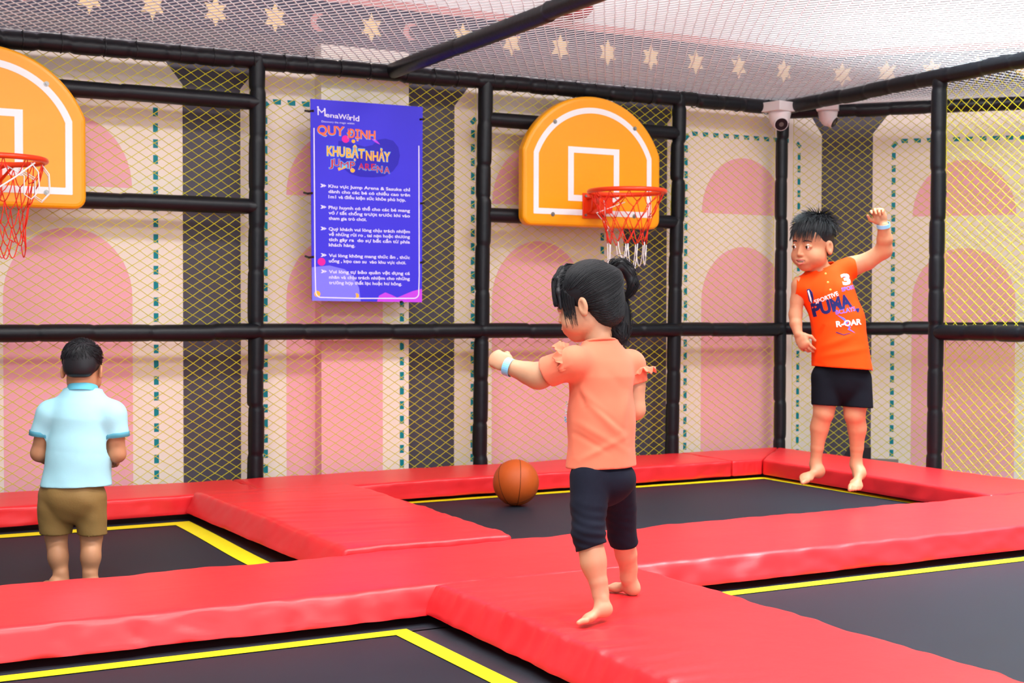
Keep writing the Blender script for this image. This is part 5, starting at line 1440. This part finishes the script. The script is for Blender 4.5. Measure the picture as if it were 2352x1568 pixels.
    for i in range(2400):
        a = g.uniform(-math.pi, math.pi); z = g.uniform(-.05, 1.0); st = np.array([math.sin(a) * math.sqrt(max(0, 1 - z * z)), math.cos(a) * math.sqrt(max(0, 1 - z * z)), z])
        if z < .30 and abs(a) < 1.25: continue
        if z < .12 and abs(a) < 1.9: continue
        b = np.array([0, -.014, .045]) + st * np.array([.078, .092, .080])
        fl2 = (b - cw); fl2 /= np.linalg.norm(fl2) + 1e-9; tng = fl2 - st * (fl2 @ st); tng /= np.linalg.norm(tng) + 1e-9
        L = .030 + .012 * g.random(); lift = .25 + .25 * g.random(); dv = tng
        if z > .55: lift += .35 * g.random(); L += .006
        if b[1] < -.03 and z > .35: lift = .5 + .5 * g.random(); dv = tng + g.normal(size=3) * .35; L = .024 + .016 * g.random()
        if z < .35: L = .016; lift = .15
        if abs(a) < 1.2 and z < .75: dv = tng * .8 + np.array([0, .25, -.5]); L = .031 + .012 * g.random(); lift = .30
        k = np.linspace(0, 1, 6)[:, None]; P = b + (dv * k + st * (lift * np.sin(k * 1.5) * .55) - np.array([0, 0, .25]) * k ** 2 * (z < .6)) * L + st * .001
        C.append(np.array([W_(*e) for e in P]))
    strands('hair_strands', C, M['hair'], hair, .0015, .0004)
boy_orange()

# ------------------------------------------------------------------ the boy in light blue, from behind
def boy_blue():
    D0 = 5.15; p = lambda u, v, dd=0.0: at(u, v, D0 + dd)
    up = np.array([0, 0, 1.0]); r0, f0, u0 = basis(_F * .99 - _R * .06, up)
    fz = MT - .052
    root = empty('person', (bl[0], bl[1], fz), 'boy in light blue polo shirt and olive shorts standing with his back turned', 'person')
    B = Body(); hr, hf, hu = basis(f0 * .96 - up * .22, up); s = .89
    hc = p(190, 848, .0); W_, A = head(B, hc, hr, hf, hu, s)
    B.cone(hc - hu * .05 - hf * .006, p(191, 912, .0), .039, .037, .02)
    B.cone(p(188, 965), p(182, 1030), .086, .086, .03, f0, .78); B.cone(p(182, 1030), p(170, 1120), .086, .094, .03, f0, .82)
    shL_, shR_ = p(114, 952, .0), p(260, 954, .0); B.cone(shL_, shR_, .034, .034, .02)
    elL, elR = p(91, 1040, .01), p(269, 1042, .01)
    wL = elL + f0 * .085 + r0 * .028 - up * .045; wR = elR + f0 * .09 - r0 * .02 - up * .02
    B.chain([shL_, elL], [.040, .030], .02); B.chain([elL, wL], [.030, .021], .015); B.chain([shR_, elR], [.040, .030], .02); B.chain([elR, wR], [.030, .021], .015)
    hand(B, wL, f0 * .6 + r0 * .25 - up * .55, r0 * .8 + f0 * .2, up * .5 + f0, .9, [(.6, .7, .4)] * 4, .5)
    hand(B, wR, f0 * .8 - r0 * .2 - up * .3, -r0, up, .9, [(.6, .7, .4)] * 4, .5)
    hpL, hpR = p(132, 1140), p(208, 1142); knL, knR = p(129, 1232, .03), p(210, 1232, .03)
    anL, anR = p(143, 1334, .0), p(206, 1334, .0)
    B.chain([hpL, knL], [.052, .041], .012); B.chain([hpR, knR], [.052, .041], .012)
    B.chain([knL, p(134, 1280, .015), p(140, 1315, 0), anL], [.040, .036, .0265, .022], .006); B.ell(p(133, 1276, 0), [.035, .036, .05], np.array([CR, CF, up]), .012)
    B.chain([knR, p(208, 1280, .015), p(207, 1315, 0), anR], [.040, .0355, .0265, .022], .006); B.ell(p(209, 1276, 0), [.035, .036, .05], np.array([CR, CF, up]), .012)
    for an, q in ((anL, -1), (anR, 1)):
        hl = np.array([an[0], an[1], fz]) - f0 * .035; dr = f0 * .80 + r0 * q * (.75 if q < 0 else .3); dr /= np.linalg.norm(dr)
        foot_(B, an, hl, hl + dr * .145, up, -r0 * q, .95)
    V, F = B.mesh(.0027); V = relax(V, F, 1, .4); mesh_obj('body', V, F, M['skin3'], root, smooth=True)
    head_parts(root, W_, A, s, hf)
    b = MB(); b.tube([W_(x, y, z) for x, y, z in ((-.018, .080, -.0585), (-.008, .0905, -.058), (.008, .0905, -.058), (.018, .080, -.0585))], [.0012, .003, .003, .0012], 8); b.build('lips', M['lip'], root, smooth=True)
    # shorts
    Lg = Body(); Lg.cone(p(170, 1100), p(170, 1135), .106, .112, .02, f0, .84)
    Lg.ell(p(170, 1134, -.012), [.094, .072, .058], np.array([r0, f0, u0]), .03)
    Lg.chain([hpL, p(127, 1245, .02)], [.066, .0560], .012); Lg.chain([hpR, p(213, 1245, .02)], [.066, .0545], .012)
    Lg.cone(p(114, 1165, -.02), p(112, 1185, -.01), .036, .034, .02)
    c1, c2 = p(131, 1224, .02), p(211, 1226, .02); n1_ = -up - CR * .16; n2_ = -up - CR * .04
    n1_ = -up - CR * .03; Lg.cut(c1, n1_)
    def lf(V, N): return N * (.005 * vnoise(V * np.array([1.3, 1.3, .45]), 24, 4, 2) + .002 * vnoise(V, 50, 2, 2))[:, None]
    garment('shorts', Lg, .0033, M['olive'], root, [(c1, n1_, None, None)], lf)
    # polo shirt
    Sh = Body()
    Sh.cone(p(188, 962), p(183, 1035), .108, .106, .03, f0, .8); Sh.cone(p(183, 1035), p(176, 1130), .106, .132, .04, f0, .8)
    Sh.cone(p(122, 952), p(253, 954), .044, .044, .03); Sh.cone(p(190, 920), p(122, 948), .046, .044, .03); Sh.cone(p(190, 920), p(254, 950), .046, .044, .03); Sh.cone(p(190, 890), p(188, 925), .050, .068, .03, f0, .85); Sh.cone(p(190, 915), p(188, 960), .064, .10, .03, f0, .76)
    eL, eR = p(92, 1000, .004), p(270, 1003, .004)
    Sh.cone(shL_, p(90, 1015, .005), .046, .042, .025); Sh.cone(shR_, p(273, 1018, .005), .046, .042, .025)
    nL = (eL - shL_); nL /= np.linalg.norm(nL); nL = nL + CR * .32; nR = (eR - shR_); nR /= np.linalg.norm(nR); nR = nR - CR * .12
    Sh.cut(eL, nL, eL - up * .03 - CR * .01, .058); Sh.cut(eR, nR, eR - up * .03 + CR * .01, .058)
    hm = p(176, 1114); nh = -up; Sh.cut(hm, nh)
    nk = p(190, 893, -.008); nn = up * .97 + f0 * .22; Sh.cut(nk, nn, nk + up * .03, .095)
    def sf(V, N):
        lowf = np.clip((p(176, 1040)[2] - V[:, 2]) / .1, 0, 1)
        return N * (.0022 * vnoise(V * np.array([1, 1, .7]), 17, 6, 2) + lowf * .0055 * vnoise(V * np.array([1.6, 1.6, .8]), 20, 9, 2))[:, None]
    o, SV, SF = garment('polo_shirt', Sh, .0033, M['sky'], root, [(eL, nL, eL - up * .03 - CR * .01, .058), (eR, nR, eR - up * .03 + CR * .01, .058), (hm, nh, None, None), (nk, nn, nk + up * .03, .095)], sf)
    def rim_loop(pt, n, rad, cc=None):
        n = n / np.linalg.norm(n); x_, y_, _d = frame_of(n); cc = pt if cc is None else cc
        rim = [q for q in SV if abs((q - pt) @ n) < .006 and np.linalg.norm(q - cc) < rad]
        if len(rim) < 20: return None
        c = np.mean(rim, 0); ang = sorted([(math.atan2((q - c) @ y_, (q - c) @ x_), q) for q in rim], key=lambda e: e[0]); bins = np.linspace(-math.pi, math.pi, 37); P = []
        for i in range(36):
            s_ = [e[1] for e in ang if bins[i] <= e[0] < bins[i + 1]]
            if s_: P.append(np.mean(s_, 0))
        return np.array(P), c, n
    for nm, pt, n, rad, cc in (('sleeve_rib', eL, nL, .06, eL), ('sleeve_rib', eR, nR, .06, eR)):
        q = rim_loop(pt, n, rad, cc)
        if q is None: continue
        P, c, n_ = q; N_ = len(P); Vr = []
        for (k, o_) in ((-.016, .0016), (.001, .0022), (.001, -.002)): Vr += [a - n_ * (-k) * 1.0 + (a - c) / np.linalg.norm(a - c) * o_ for a in P]
        Fr = [[j * N_ + i, j * N_ + (i + 1) % N_, (j + 1) * N_ + (i + 1) % N_, (j + 1) * N_ + i] for j in (0, 1) for i in range(N_)]
        mesh_obj(nm, Vr, Fr, M['skyrib'], root, smooth=True)
    na = nn / np.linalg.norm(nn); sd = r0 - na * (r0 @ na); sd /= np.linalg.norm(sd); fd = np.cross(na, sd); N_ = 40; Vr = []
    for (k, o_) in ((-.010, .0045), (.004, .0050), (.013, .0015), (.016, -.0015), (.012, -.0035), (-.008, -.0020)):
        for t in np.linspace(0, 2 * math.pi, N_, endpoint=False): Vr.append(nk + na * k + (.0505 + o_) * math.cos(t) * sd + (.0505 + o_) * math.sin(t) * fd)
    mesh_obj('collar', Vr, [[j * N_ + i, j * N_ + (i + 1) % N_, (j + 1) * N_ + (i + 1) % N_, (j + 1) * N_ + i] for j in range(5) for i in range(N_)], M['skyrib'], root, smooth=True)
    band_mesh('wristband', wR - (wR - elR) * .1, wR - elR, .0235, .02, M['wristw'], root)
    # hair
    H = Body(); E = lambda q, rad, k=.012, sg=1: H.ell(W_(*q), np.array(rad) * s, A, k, sg)
    E((0, -.014, .042), (.0785, .094, .080)); E((0, -.060, -.002), (.064, .040, .050), .02)
    E((0, .078, -.045), (.070, .058, .092), .006, -1)
    for q in (-1, 1): E((q * .084, .004, -.030), (.022, .036, .040), .008, -1)
    E((0, -.06, -.085), (.09, .09, .040), .014, -1)
    V, F = H.mesh(.003); V = relax(V, F, 1); hair = mesh_obj('hair', V, F, M['hair'], root, smooth=True)
    g = np.random.default_rng(4); C = []; cw = np.array([.018, -.070, .085])
    for i in range(1000):
        a = g.uniform(-math.pi, math.pi); z = g.uniform(-.30, 1.0); st = np.array([math.sin(a) * math.sqrt(max(0, 1 - z * z)), math.cos(a) * math.sqrt(max(0, 1 - z * z)), z])
        if z < .35 and abs(a) < 1.5: continue
        b = np.array([0, -.014, .042]) + st * np.array([.0785, .094, .080]); f2 = b - cw; f2 /= np.linalg.norm(f2) + 1e-9; tng = f2 - st * (f2 @ st); tng /= np.linalg.norm(tng) + 1e-9
        tng = tng + .5 * np.cross(st, tng); k = np.linspace(0, 1, 5)[:, None]; L = .022 if z > .1 else .012
        C.append(np.array([W_(*e) for e in b + (tng * k + st * .16 * np.sin(k * 2)) * L]))
    strands('hair_strands', C, M['hair'], hair, .0018, .0005)
boy_blue()
